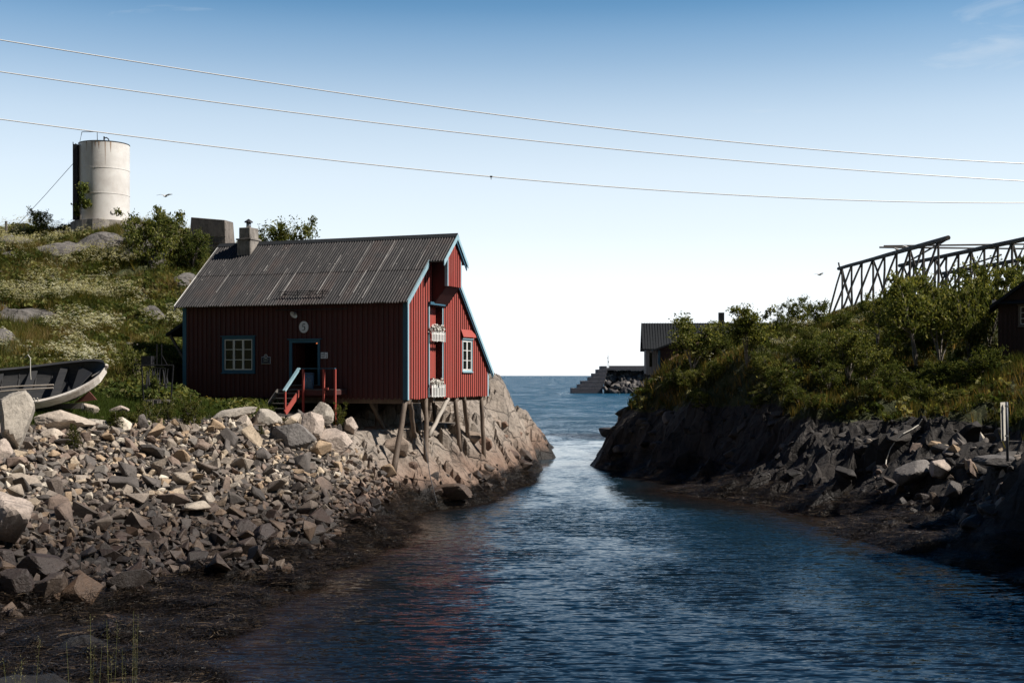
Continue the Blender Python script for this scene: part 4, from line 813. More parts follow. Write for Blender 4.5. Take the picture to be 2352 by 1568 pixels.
# landing and stairs
st = empty('stairs', (0, 0, 0)); st.parent = house; st['label'] = 'wooden landing and stairs with blue handrail and red posts'
LD = 1.0; lx0, lx1 = tx(640, -LD), tx(771, -LD); zd = .36; xf = tx(690, -LD)
for k in range(5): bx('deck_plank', M['greywood'], st, lx0, lx1, -LD + k * .195, -LD + k * .195 + .185, zd - .05, zd)
bx('deck_beam', M['redshade'], st, xf, lx1, -LD - .03, -LD - .004, zd - .25, zd - .03); bx('deck_beam', M['redshade'], st, lx1 + .002, lx1 + .03, -LD, -.05, zd - .22, zd - .03)
for px_ in (697, 744, 770):
    xb_ = tx(px_, -LD - .06); bx('rail_post', M['red'], st, xb_ - .04, xb_ + .04, -LD - .11, -LD - .034, gz(xb_, -LD - .06) - .1, zd + .83)
b = MB(); b.beam((tx(694, -LD), -LD - .07, zd + .86), (tx(772, -LD), -LD - .07, zd + .86), .12, .035); b.build('handrail', M['darkblue'], st)
bx('rail_stub', M['red'], st, tx(744, -LD) + .05, tx(744, -LD) + .24, -LD - .10, -LD - .04, zd - .02, zd + .07)
RUN = 1.2; DROP = .96
for xs1, nm, lab in ((lx0, M['greywood'], 'bare grey stringer'), (xf, M['red'], 'sunlit red stringer')):
    b = MB(); b.beam((xs1, -LD - .02, zd - .08), (xs1, -LD - RUN, zd - DROP), .05, .22, Vector((0, 0, 1))); b.build('stringer', nm, st, label=lab)
for k in range(4):
    u = (k + .8) / 4.6; bx('tread', M['greywood'], st, lx0 + .03, xf - .03, -LD - RUN * u - .13, -LD - RUN * u + .11, zd - DROP * u - .02, zd - DROP * u + .018)
yb = -LD - RUN * .92; bx('rail_post', M['red'], st, xf - .10, xf - .03, yb - .035, yb + .035, zd - DROP - .2, zd - DROP * .92 + .84)
b = MB(); b.beam((xf - .03, -LD - .06, zd + .86), (xf - .06, yb - .08, zd - DROP * .95 + .85), .13, .08); b.build('handrail', M['blue'], st, label='sloping sunlit stair handrail')
# things on the front wall
def disc(name, m, c, rx, rz_, th, parent, seg=28, label=None):
    b = MB(); b.prism([(c[0] + rx * math.cos(2 * math.pi * k / seg), c[1], c[2] + rz_ * math.sin(2 * math.pi * k / seg)) for k in range(seg)], (0, -th, 0)); return b.build(name, m, parent, label=label)
px_ = tx(699); nz = lz(751, px_, 0)
npl = empty('number_plate', hw(px_, -.03, nz), HA, 'round pale plate with the black number 5 above the front door', 'sign')
disc('plate', M['plate'], (0, 0, 0), .225, .25, .025, npl)
dg = MB()                                                  # the figure 5: stem, flag and bowl with swelling strokes
def stroke(pts_, ws):
    for (p0, p1, w0, w1) in zip(pts_, pts_[1:], ws, ws[1:]):
        a = Vector((p0[0], 0, p0[1])); b_ = Vector((p1[0], 0, p1[1])); d = (b_ - a).normalized(); n_ = Vector((-d.z, 0, d.x)); o_ = Vector((0, -.026, 0))
        dg.prism([a + n_ * w0 / 2 + o_, b_ + n_ * w1 / 2 + o_, b_ - n_ * w1 / 2 + o_, a - n_ * w0 / 2 + o_], (0, -.006, 0))
stroke([(-.045, .125), (.0, .118), (.05, .122), (.075, .15)], [.03, .036, .03, .008]); stroke([(-.045, .13), (-.065, .01)], [.014, .016])
bowl = [(-.065, .012), (-.02, .03), (.035, .01), (.062, -.045), (.045, -.105), (-.005, -.138), (-.055, -.142), (-.078, -.125)]
stroke(bowl, [.014, .026, .036, .042, .036, .022, .018, .03]); dg.build('digit', M['ink'], npl)
lx_ = tx(685); lm = empty('wall_lamp', hw(lx_, -.03, lz(722, lx_, 0)), HA, 'round white barn lamp tilted on the wall above the number plate', 'lamp')
q = MB(); q.tube([(0, 0, .10), (0, -.18, .12), (.0, -.25, .02)], .014, 6); q.build('arm', M['iron'], lm)
q = MB(); a = Vector((.0, -.22, .05)); d = Vector((-.12, -.75, -.62)).normalized(); q.tube([a, a + d * .05, a + d * .13], [.05, .07, .17], 20, False); q.build('shade', M['plate'], lm, True)
q = MB(); q.tube([a + d * .03, a + d * .07, a + d * .12, a + d * .14], [.03, .045, .035, .01], 10); q.build('bulb', M['galv'], lm, True)
sx__ = tx(746); nb = empty('notice_board', hw(sx__, -.03, lz(816, sx__, 0)), HA, 'small white notice plate right of the open door', 'sign')
bx('plate', M['plate'], nb, -.17, .17, -.02, 0, -.13, .13, bevel=.008)
q = MB()
for k, (za, wa) in enumerate(((.06, .16), (.035, .2), (-.01, .2), (-.055, .18), (-.08, .14))): q.box(-.14, -.14 + wa, -.024, -.021, za, za + .012)
q.build('text_lines', M['ink'], nb); disc('dot', M['ink'], (.11, -.021, .02), .022, .022, .004, nb, 12); disc('dot', M['ink'], (.11, -.021, -.07), .022, .022, .004, nb, 12); disc('emblem', M['ink'], (0, -.021, .10), .018, .018, .004, nb, 12)
sx__ = tx(612); ps = empty('name_board', hw(sx__, -.03, lz(827, sx__, 0)), HA, 'dark blue board with pale rim and round crest left of the stairs', 'sign')
bx('board_rim', M['plate'], ps, -.225, .225, -.018, 0, -.16, .15, bevel=.008); bx('board_face', M['navy'], ps, -.208, .208, -.026, -.0185, -.143, .133); disc('crest', M['plate'], (0, -.02, .17), .085, .085, .012, ps); disc('crest_field', M['navy'], (0, -.0325, .17), .065, .065, .004, ps)
q = MB(); q.box(-.13, .13, -.030, -.0265, .03, .05); q.box(-.10, .10, -.030, -.0265, -.05, -.03); q.build('text_lines', M['galv'], ps); q = MB(); q.beam((-.03, -.038, .14), (.035, -.038, .20), .012, .015); q.build('crest_mark', M['plate'], ps)
# lean-to roof at the far end
b = MB(); b.prism([(-LEN - .03, .25, 3.42), (-LEN - 1.15, .25, 2.80), (-LEN - 1.15, .25, 2.68), (-LEN - .03, .25, 3.28)], (0, 2.6, 0)); b.build('lean_to_roof', M['slate'], house)
for y in (.4, 2.6):
    b = MB(); b.beam((-LEN - 1.0, y, 2.74), (-LEN - .06, y, 1.35), .10, .10, Vector((0, 1, 0))); b.build('lean_to_brace', M['rackwood'], house)
    b = MB(); b.beam((-LEN - .10, y, 3.2), (-LEN - .10, y, 1.2), .10, .08, Vector((0, 1, 0))); b.build('lean_to_post', M['rackwood'], house)

# ------------------------------------------------------------------ water tank
TP = P(239.5, 510, 86); tz0 = TP.z; tR = 1.67; tz1 = CZ + (HY - 333) / F * 86
tank = empty('storage_tank', (TP.x, TP.y, tz0), 0, 'tall white cylindrical steel tank on the hilltop', 'tank')
q = MB(); q.tube([(0, 0, z) for z in np.linspace(0, tz1 - tz0, 7)], tR, 64, False); q.build('shell', M['tank'], tank, True); q = MB(); q.tube([(0, 0, tz1 - tz0 - .02), (0, 0, tz1 - tz0 - .0)], tR - .01, 48); q.build('tank_top', M['tank'], tank)
q = MB(); q.tube([(0, 0, tz1 - tz0 - .03), (0, 0, tz1 - tz0 + .02)], tR + .02, 64); q.build('rim', M['iron'], tank)
for zz in (1.75, 3.45): q = MB(); q.tube([(0, 0, zz), (0, 0, zz + .045)], tR + .018, 64); q.build('weld_seam', M['tank'], tank)
q = MB(); H = tz1 - tz0; q.box(-tR - .06, -tR + .22, -1.15, -.45, .02, H - .15); q.build('ladder_shaft', M['iron'], tank)
for k in range(2): q = MB(); q.box(-tR - .10, -tR - .061, -1.1 + .5 * k, -1.04 + .5 * k, 0, H); q.build('ladder_rail', M['iron'], tank)
for k in range(15): q = MB(); q.box(-tR - .10, -tR - .065, -1.04, -.6, .3 + k * .33, .33 + k * .33); q.build('rung', M['iron'], tank)
q = MB(); q.tube([(-tR - .02, -.1, H - .1), (-tR + .18, -.1, H + .86), (-tR + 1.22, -.1, H + .88), (-tR + 1.24, -.1, H)], .028, 6); q.build('guard_rail', M['iron'], tank)
q = MB(); q.tube([(.15, -.5, H), (.15, -.5, H + .48)], .05, 8); q.tube([(.15, -.5, H + .36), (.32, -.5, H + .40), (.45, -.5, H + .30), (.49, -.5, H + .12)], .04, 8); q.build('vent_pipe', M['iron'], tank)
for k, (th, ln) in enumerate(((-100, 1.1), (-84, .6), (-70, 1.7), (-58, .8), (-115, .7), (-92, .45))):
    q = MB(); c_, s_ = math.cos(R(th)), math.sin(R(th)); w_ = .035 + .02 * (k % 2); tx_, ty_ = -s_ * w_, c_ * w_; r0 = tR + .004; q.add([(c_ * r0 - tx_, s_ * r0 - ty_, H - .03), (c_ * r0 + tx_, s_ * r0 + ty_, H - .03), (c_ * r0 + tx_ * .2, s_ * r0 + ty_ * .2, H - ln)], [(0, 1, 2)]); q.build('rust_run', M['rustrun'], tank)
q = MB(); q.tube([(tR * .62, -tR * .79, .55), (tR * .64, -tR * .82, .55)], .16, 14); q.build('hatch_cover', M['tank'], tank)
q = MB(); seg = 40; pr = [2.25 + .16 * math.sin(3 * a) + random.uniform(-.06, .06) for a in np.linspace(0, 6.28, seg)]
top = [(pr[k] * math.cos(k * 6.2832 / seg), pr[k] * math.sin(k * 6.2832 / seg), -.06 + random.uniform(-.08, .02)) for k in range(seg)]
q.add([(x * 1.03, y * 1.03, -1.6) for x, y, z in top] + top, [tuple(range(seg))[::-1], tuple(range(seg, 2 * seg))] + [(i, (i + 1) % seg, seg + (i + 1) % seg, seg + i) for i in range(seg)])
q.build('concrete_footing', M['concrete'], tank)
gw = MB(); a = Vector((TP.x - tR - .02, 86 - .3, CZ + (HY - 365) / F * 86)); e_ = P(28, 530, 82); gw.tube([a, a.lerp(e_, .5) - Vector((0, 0, .05)), e_], .018, 5)
tag(gw.build('guy_wire', M['iron']), 'thin steel stay running from the tank top down to the hill', 'wire')
pst = empty('marker_post', P(14, 548, 83), 0, 'short weathered post on three struts at the far left skyline', 'post')
q = MB(); q.box(-.06, .06, -.06, .06, 0, 1.15); q.build('shaft', M['greywood'], pst)
for a in (-.35, .3): q = MB(); q.beam((0, 0, .45), (a, -.1, -.15), .06, .06); q.build('strut', M['rackwood'], pst)
# ruined concrete wall
rp = P(492, 545, 84); rw = empty('concrete_ruin', rp, R(-12), 'weathered concrete ruin wall with slanting ends on the hill behind the roof', 'wall')
def frustum(x0, x1, y0, y1, z0, z1, tp):
    b = MB(); b.add([(x0, y0, z0), (x1, y0, z0), (x1, y1, z0), (x0, y1, z0), (x0 + tp, y0 + .15, z1), (x1 - tp, y0 + .15, z1 - .25), (x1 - tp, y1 - .15, z1 - .25), (x0 + tp, y1 - .15, z1)], [(0, 3, 2, 1), (4, 5, 6, 7), (0, 1, 5, 4), (1, 2, 6, 5), (2, 3, 7, 6), (3, 0, 4, 7)]); return b
frustum(-1.4, 1.3, -1, .6, -1.5, 1.27, .14).build('wall_block', M['ruin'], rw, bevel=.03); frustum(-2.4, -1.5, .2, 1.2, -1.5, .75, .1).build('wall_stub', M['ruin'], rw, bevel=.03)
for k in range(4): q = MB(); q.box(-1.36 + k * .02, 1.26 - k * .02, -.985 + .055 * k, -.95 + .055 * k, -.5 + k * .42, -.47 + k * .42); q.build('shutter_mark', M['concrete'], rw)

# ------------------------------------------------------------------ wooden boat
BL = 6.4
bp0 = P(243, 843, 44.0); boat = empty('wooden_boat', (bp0.x, bp0.y, bp0.z), 0, 'old clinker rowing boat with black hull and worn white gunwale hauled up on land', 'boat')
DOY = 1.15
def hull_pt(u, v, inset=0):                               # u 0 bow .. 1 stern, v 0 keel .. 1 sheer; bow at the origin, stern towards -x
    hb = DOY * math.sin(math.pi * min(1, max(0, u)) ** .72) ** .62 if 0 < u < 1 else 0
    sh = -.60 * math.sin(math.pi * u) ** .8; kz = -1.12 + .75 * (1 - min(1, u / .20)) ** 2 + .6 * max(0, (u - .85) / .15) ** 2
    z = kz + (sh - kz) * v ** 1.0; wv = (1 - (1 - v) ** 2.0) ** .62
    x = -BL * u - .55 * (1 - v) ** 1.3 * (1 - min(1, u / .22)); return x, (hb * wv) * (1 - inset), z
ang = R(8); ROT = Matrix.Rotation(R(4), 4, 'Z') @ Matrix.Rotation(R(-3), 4, 'Y') @ Matrix.Rotation(R(35), 4, 'X')
NU, NV = 40, 12
def hull(inset, nm, m, z_off=0):
    V = []; Fq = []
    for s in (-1, 1):
        k = len(V)
        for i in range(NU + 1):
            for j in range(NV + 1):
                x, y, z = hull_pt(i / NU, j / NV, inset); lap = .012 * ((j % 2) if inset == 0 else 0); V.append(ROT @ Vector((x * (1 - inset * .06) - inset * .2, s * (y + lap - (.03 if inset else 0) * (y > .03)), z + z_off * (1 if j < NV else .0))))
        for i in range(NU):
            for j in range(NV):
                q = (k + i * (NV + 1) + j, k + (i + 1) * (NV + 1) + j, k + (i + 1) * (NV + 1) + j + 1, k + i * (NV + 1) + j + 1); Fq.append(q if s < 0 else q[::-1])
    return link_mesh(nm, mesh_np(nm, [tuple(v) for v in V], Fq, m), boat)
hull(0, 'hull', M['hull']); hull(.03, 'planking_inside', M['boatin'], .03)
for s in (-1, 1):
    V = []; Fq = []
    for i in range(NU + 1):
        x, y, z = hull_pt(i / NU, 1); wd = .10
        for (dy, dz) in ((.03, .0), (.03, .05), (-wd, .05), (-wd, .02), (.045, -.22), (.045, 0)):
            yy_ = max(0, y + dy) if dy < 0 else y + dy * min(1, i / 2 + .3); V.append(tuple(ROT @ Vector((x, s * yy_, z + dz))))
    for i in range(NU):
        k = i * 6
        for a, b_ in ((0, 1), (1, 2), (2, 3), (4, 5), (5, 1)): Fq.append((k + a, k + 6 + a, k + 6 + b_, k + b_))
    link_mesh('gunwale', mesh_np('gunwale', V, Fq, M['gunwale'] if s < 0 else M['boatin']), boat)
q = MB(); st_pts = [ROT @ Vector(hull_pt(.0, v)) + Vector((.03, 0, 0)) for v in np.linspace(0, 1, 8)]; st_pts.append(st_pts[-1] + ROT @ Vector((.02, 0, .10))); q.tube(st_pts, .055, 6); q.build('stem_post', M['gunwale'], boat)
for u in (.27, .44, .62, .8):
    x, y, z = hull_pt(u, .78); q = MB(); q.box(x - .13, x + .13, -y + .04, y - .04, z, z + .04); q.v = [tuple(ROT @ Vector(v)) for v in q.v]; q.build('thwart', M['boatin'], boat)
for u in (.16, .25, .34, .43, .52, .61, .7, .8):
    for s in (-1, 1):
        q = MB(); q.tube([ROT @ Vector((hull_pt(u, v)[0], s * (hull_pt(u, v)[1] - .05), hull_pt(u, v)[2] + .03)) for v in np.linspace(.15, 1, 8)], .028, 5); q.build('rib', M['boatin'], boat)
q = MB(); x, y, z = hull_pt(.07, .75); x2, y2, z2 = hull_pt(.18, .75); q.prism([ROT @ Vector(p_) for p_ in ((x, 0, z + .1), (x2, y2 - .05, z2), (x2, -y2 + .05, z2))], (0, 0, .03)); q.build('fore_deck', M['boatin'], boat)
for u in (.35, .52): 
    x, y, z = hull_pt(u, 1); q = MB(); q.tube([ROT @ Vector((x - .03, -y + .02, z + .05)), ROT @ Vector((x - .04, -y, z + .2))], .02, 5); q.tube([ROT @ Vector((x + .07, -y + .02, z + .05)), ROT @ Vector((x + .08, -y, z + .2))], .02, 5); q.build('thole_pin', M['rope'], boat)
oar = empty('oar', bp0, 0, 'pair of pale oars lying along the near side inside the boat', 'oars')
for k, dz in ((0, 0), (1, .06)):
    q = MB(); a = ROT @ Vector((-1.7, -.72 + .1 * k, -.26 + dz)); b_ = ROT @ Vector((-4.4, -.80 + .18 * k, -.30 + dz)); q.tube([a, a.lerp(b_, .5) + Vector((0, 0, .03)), b_], [.03, .028, .026], 6); q.build('oar_shaft', M['palelog'], oar)
q = MB(); c1 = ROT @ Vector((-3.0, .9, -.05)); q.tube([c1, c1 + Vector((.2, -.15, .12)), c1 + Vector((.38, -.4, 0)), c1 + Vector((.42, -.5, -.5)), c1 + Vector((.44, -.5, -.75))], .016, 5); ro = q.build('rope', M['rope']); ro.location = bp0; tag(ro, 'pale rope hanging over the far side into the boat', 'rope')
q = MB(); rq = P(198, 918, 44.3); q.prism([(-.42, 0, -.10), (.36, 0, .0), (.10, 0, .30)], (0, .07, 0)); o = q.build('wooden_board', M['rudder']); o.location = rq; tag(o, 'rust-red triangular board lying below the boat bow', 'board')
q = MB(); bxp = P(150, 925, 44.4); q.beam((-2.2, 0, -.2), (.6, 0, -.1), .2, .2); o = q.build('keel_support', M['greywood']); o.location = bxp; tag(o, 'dark timber baulk the boat rests on', 'timber')

# ------------------------------------------------------------------ iron frame contraption beside the house
ip = on(h_left, 355, 49.5); ir = empty('iron_rack', ip, R(-8), 'dark iron stand with hanging gear in the shade left of the house', 'stand')
def ipt(px, py, dy=0): v = P(px, py, 49.5 + dy) - Vector(ip); return Matrix.Rotation(R(8), 3, 'Z') @ v
fr = [(325, 838, 398, 838), (398, 838, 392, 925), (325, 838, 330, 925), (330, 885, 395, 885)]
for dy in (0, .7):
    for (a, b_, c, d) in fr: q = MB(); q.beam(ipt(a, b_, dy), ipt(c, d, dy), .045, .045, Vector((0, 1, 0))); q.build('frame_bar', M['iron'], ir)
for (a, b_, c, d) in ((360, 838, 360, 790), (371, 838, 371, 790), (360, 815, 348, 838), (371, 815, 384, 838), (308, 835, 326, 835), (308, 835, 311, 850), (311, 850, 326, 850), (372, 870, 360, 885), (340, 843, 380, 846), (352, 852, 366, 900), (385, 850, 378, 890)):
    q = MB(); q.beam(ipt(a, b_, .2), ipt(c, d, .2), .03, .03, Vector((0, 1, 0))); q.build('strut', M['iron'], ir)
q = MB(); p_ = ipt(330, 838, .1); q.box(p_.x - .1, p_.x + .3, p_.y, p_.y + .3, p_.z - .05, p_.z + .35); q.build('gear_box', M['iron'], ir)
for k in range(9):
    p_ = ipt(338 + k * 6, 846, .2 + .4 * (k % 2)); q = MB(); q.tube([p_, p_ + Vector((random.uniform(-.06, .06), 0, -.35)), p_ + Vector((random.uniform(-.1, .1), 0, -random.uniform(.5, .8)))], [.012, .03, .05], 5); q.build('hanging_gear', M['iron'], ir)
pl = empty('wooden_pallet', P(362, 926, 49.0), R(-8), 'small grey pallet on the grass at the foot of the iron stand', 'pallet')
for k in range(5): bx('slat', M['greywood'], pl, -.42, .42, -.35 + k * .15, -.25 + k * .15, .12, .145)
for k in (-.38, 0, .32): bx('block', M['greywood'], pl, k, k + .09, -.35, .35, .0, .118)

# ------------------------------------------------------------------ breakwater far out
D0 = 380.0; bw = empty('breakwater', (P(1400, 903, D0).x, D0, 0), 0, 'concrete stepped breakwater with boulder fill across the harbour mouth', 'breakwater')
def bwx(px): return (px - 1400) / F * D0
def bwz(py): return CZ + (HY - py) / F * D0
steps = [(1380.8, 840.2), (1371.7, 847.9), (1361.6, 857), (1353, 865.6), (1335.7, 874.3), (1328, 882.4), (1313, 891)]
for k, (px, py) in enumerate(steps):
    zb = bwz(steps[k + 1][1]) if k < 6 else -1; bx('concrete_step', M['pier'], bw, bwx(px), bwx(1394 - max(0, k - 1) * 2.5) + .05 * k, -.1 * k, 9 + .1 * k, zb, bwz(py) - .01, bevel=.05)
bx('deck', M['pier'], bw, bwx(1392), bwx(1560), .6, 9, bwz(850), bwz(844.2), bevel=.04); bx('core', M['pier'], bw, bwx(1392), bwx(1560), 4, 8.6, -1, bwz(850.2)); bx('parapet', M['pier'], bw, bwx(1402.4), bwx(1560), 6, 6.6, bwz(844.1), bwz(839.3))
pv = [rock_mesh('armour_stone', 3, 2000 + k, M['pierrock'], planes=7, dims=(1, .8, .7), rough=.01) for k in range(8)]
for k in range(170):
    px = random.uniform(1390, 1520); u = random.random(); s = random.uniform(.6, 1.45); px = max(px, 1389 - 0 * u)
    o = link_mesh('armour_stone', random.choice(pv), bw); o.location = (bwx(px), 4.6 - 6.8 * (1 - u), .2 + 6.1 * u); o.rotation_euler = rot_rand(); o.scale = (s, s, s)
mast = empty('light_mast', (bwx(1399) + bw.location.x, D0 + 4.2, bwz(844.2)), 0, 'thin harbour light mast on the end of the breakwater', 'mast')
q = MB(); q.tube([(0, 0, 0), (0, 0, 3.6)], .09, 6); q.build('pole', M['iron'], mast); q = MB(); q.box(-.3, -.02, -.1, .1, 2.9, 3.05); q.box(.05, .25, -.1, .1, 1.6, 2.0); q.build('lamp_box', M['iron'], mast); q = MB(); q.tube([(0, 0, 3.6), (0, 0, 4.6)], .04, 5); q.build('lightning_rod', M['galv'], mast)
def gull(loc, rz, lab, flying=False, s=1.0, group=None):
    g = empty('gull', loc, rz, lab, 'bird', group)
    q = MB(); q.tube([(-.24, 0, .02), (-.14, 0, .03), (0, 0, .05), (.12, 0, .08), (.18, 0, .12), (.24, 0, .13), (.32, 0, .11)], [.01, .05, .085, .07, .045, .04, .008], 8); q.v = [(x * s, y * s, z * s) for x, y, z in q.v]; q.build('body', M['gull'], g, True)
    for sgn in (-1, 1):
        q = MB()
        if flying: q.prism([(.1 * s, 0, .07 * s), (.05 * s, sgn * .3 * s, .17 * s), (-.1 * s, sgn * .62 * s, .10 * s), (-.1 * s, sgn * .3 * s, .14 * s), (-.08 * s, 0, .06 * s)], (0, 0, .015 * s))
        else: q.prism([(.1 * s, sgn * .06 * s, .10 * s), (-.3 * s, sgn * .03 * s, .04 * s), (-.05 * s, sgn * .08 * s, .02 * s)], (0, sgn * .015, 0))
        q.build('wing', M['gull'] if flying else M['iron'], g)
    return g
gull(P(380, 452, 80), 1.2, 'gull gliding above the hill left of the chimney', True, 1.0); gull(P(1883, 632, 90), .4, 'gull flying low over the right hill slope beside the racks', True, .9)

# ------------------------------------------------------------------ grey shed and red house on the far side of the headland
shp = P(1484, 850, 112); sh = empty('harbour_shed', (shp.x, 112, CZ - .2), R(-4), 'grey wooden shed with dark ridge roof on posts beyond the right headland', 'building')
def s2(px, py, dy=0): v = P(px, py, 112 + dy) - Vector((shp.x, 112, CZ - .2)); return v
zE = s2(0, 797).z; zR = s2(0, 745, 2.6).z; zB = s2(0, 858).z
q = MB(); q.box(0, 14, 0, 5.2, zB, zE); q.build('wall', M['hutred'], sh); q = MB(); q.prism([(.0, 0, zE), (.0, 5.2, zE), (.0, 2.6, zR - .12)], (.12, 0, 0)); q.build('gable', M['hutred'], sh)
for k in range(9): bx('plank', M['paleplank'], sh, .02 + k * .145, .15 + k * .145, -.03, -.002, zB - .1, zE - .02)
bx('corner_board', M['darkblue'], sh, 1.36, 1.6, -.05, -.002, zB, zE); bx('shed_window', M['glass'], sh, .28, .52, -.05, -.031, zB + .6, zE - .5)
for s in (0, 1):
    q = MB(); ye = -.5 if s == 0 else 5.7; q.prism([(-.35, ye, zE - .30), (-.35, 2.6, zR), (-.35, 2.6, zR + .12), (-.35, ye, zE - .16)], (14.6, 0, 0)); q.build('roof', M['slate'], sh)
for k in range(60): q = MB(); q.beam((-.3 + k * .24, -.48, zE - .14), (-.3 + k * .24, 2.55, zR + .13), .04, .04); q.build('roof_rib', M['slate'], sh)
q = MB(); q.box(6.6, 7.1, 2.3, 2.8, zR - .2, zR + 1.05); q.build('chimney', M['iron'], sh)
for (xq, yq) in ((.1, .1), (.9, .2), (.1, 4.9)):
    q = MB(); q.box(xq - .09, xq + .09, yq - .09, yq + .09, -3.6, zB - .001); q.build('post', M['rackwood'], sh)
an = P(1512, 860, 108.5); ah = empty('red_annex', (an.x, 108.5, CZ - .2), R(-4), 'dark red gabled building with blue corner trim in front of the grey shed', 'building')
w_ = 9; zA = zE - .25; q = MB(); q.prism([(0, 0, -2), (w_, 0, -2), (w_, 0, zA), (w_ / 2, 0, zA + 1.55), (0, 0, zA)], (0, 3.2, 0)); q.build('wall', M['hutred'], ah)
bx('corner_board', M['darkblue'], ah, -.02, .16, -.04, -.002, -2, zA - .1)
q = MB(); q.prism([(-.5, -.4, zA - .2), (w_ / 2, -.4, zA + 1.65), (w_ / 2, -.4, zA + 1.80), (-.5, -.4, zA - .05)], (0, 3.4, 0)); q.build('roof', M['slate'], ah); q = MB(); q.prism([(w_ + .5, -.4, zA - .2), (w_ / 2, -.4, zA + 1.65), (w_ / 2, -.4, zA + 1.80), (w_ + .5, -.4, zA - .05)], (0, 3.4, 0)); q.build('roof', M['slate'], ah)
q = MB(); q.prism([(.9, -.05, zA - .9), (3.4, -.05, zA + .6), (3.4, -1.2, zA + .45), (.9, -1.2, zA - 1.05)], (0, 0, .06)); q.build('lean_to_roof', M['rustroof'], ah, label='rusty corrugated lean-to roof')

# ------------------------------------------------------------------ dark hut at the right edge
hp = P(2294, 800, 60); hut = empty('dark_hut', (hp.x, 60, 6.4), R(-21), 'dark boarded hut with low roof at the right edge of the slope', 'hut')
ze = P(0, 697, 60).z - 6.4; sl = .75; W_ = 5.6
q = MB(); q.prism([(0, 0, -.6), (W_, 0, -.6), (W_, 0, ze), (W_ / 2, 0, ze + W_ / 2 * sl), (0, 0, ze)], (0, 5, 0)); q.build('wall', M['hutred'], hut)
k = .1
while k < 4.9: bx('board', M['hutred'], hut, -.028, -.002, k - .055, k + .055, -.6, ze - .05); k += .2
k = .1
while k < W_: bx('board', M['hutred'], hut, k - .055, k + .055, -.028, -.002, -.6, ze + min(k, W_ - k) * sl - .02); k += .2
for s in (0, 1):
    a, b_ = (-.42, W_ / 2) if s == 0 else (W_ + .42, W_ / 2); q = MB(); q.prism([(a, -.45, ze - .42 * sl + .04), (b_, -.45, ze + W_ / 2 * sl + .04), (b_, -.45, ze + W_ / 2 * sl + .20), (a, -.45, ze - .42 * sl + .20)], (0, 5.8, 0)); q.build('roof', M['slate'], hut)
q = MB(); q.prism([(-.3, -.03, ze + .12), (-.3, -.42, ze - .04), (-.3, -.42, ze - .0), (-.3, -.03, ze + .16)], (W_, 0, 0)); q.build('pent_roof', M['slate'], hut)
window(hut, 'x', .95, 1.9, ze - 1.0, ze - .18, 3, 3, .06, M['greywood'], None, .035, .09)

# off to the right of the frame: an unseen building added to shade the near right shore
bhp = empty('unseen_shade_building', (19.6, 36.8, 3.0), R(-2), 'unseen red building added on the right bank to shade the near shore', 'building')
q = MB(); q.prism([(0, -12, -4), (9, -12, -4), (9, -12, 6.0), (4.5, -12, 9.6), (0, -12, 6.0)], (0, 12, 0)); q.build('wall', M['redwall'], bhp)
for s in (0, 1):
    a, b_ = (-.5, 4.5) if s == 0 else (9.5, 4.5); q = MB(); q.prism([(a, -12.4, 5.65), (b_, -12.4, 9.65), (b_, -12.4, 9.8), (a, -12.4, 5.8)], (0, 12.8, 0)); q.build('roof', M['slate'], bhp)

# ------------------------------------------------------------------ sign on a post
sp_ = P(2312, 1045, 40.5); sg_ = empty('sign_post', (sp_.x, 40.5, sp_.z - .2), 0, 'white sign seen edge-on from behind on a grey pole above the right shore', 'sign')
Hh = (1045 - 923) / F * 40.5 + .2; q = MB(); q.tube([(.03, 0, 0), (0, 0, Hh)], .042, 12); q.build('pole', M['polesteel'], sg_, True)
hh = 90 / F * 40.5; q = MB(); a = R(36); pw = .165
q.prism([(-pw * math.cos(a) - .045, .07 - pw * math.sin(a), Hh - hh), (pw * math.cos(a) - .045, .07 + pw * math.sin(a), Hh - hh + .03), (pw * math.cos(a) - .065, .07 + pw * math.sin(a), Hh), (-pw * math.cos(a) - .075, .07 - pw * math.sin(a), Hh - .01)], (.004, .012, 0)); q.build('plate', M['signback'], sg_)
for z in (Hh - .15, Hh - hh + .15): q = MB(); q.tube([(0, 0, z), (0, 0, z + .05)], .055, 12); q.build('clamp', M['galv'], sg_)
# hose on the right rocks
q = MB(); pts_ = []
for (px, py) in ((2118, 962), (2110, 975), (2095, 985), (2075, 995), (2060, 1008), (2045, 1030), (2036, 1055), (2034, 1072)):
    D = solve_D(h_right, px, py, 38, 80) or 52; pts_.append(P(px, py, D - .15))
q.tube(pts_, .02, 6); tag(q.build('hose', M['rope']), 'thin pale hose lying down the grey rock on the right shore', 'hose')

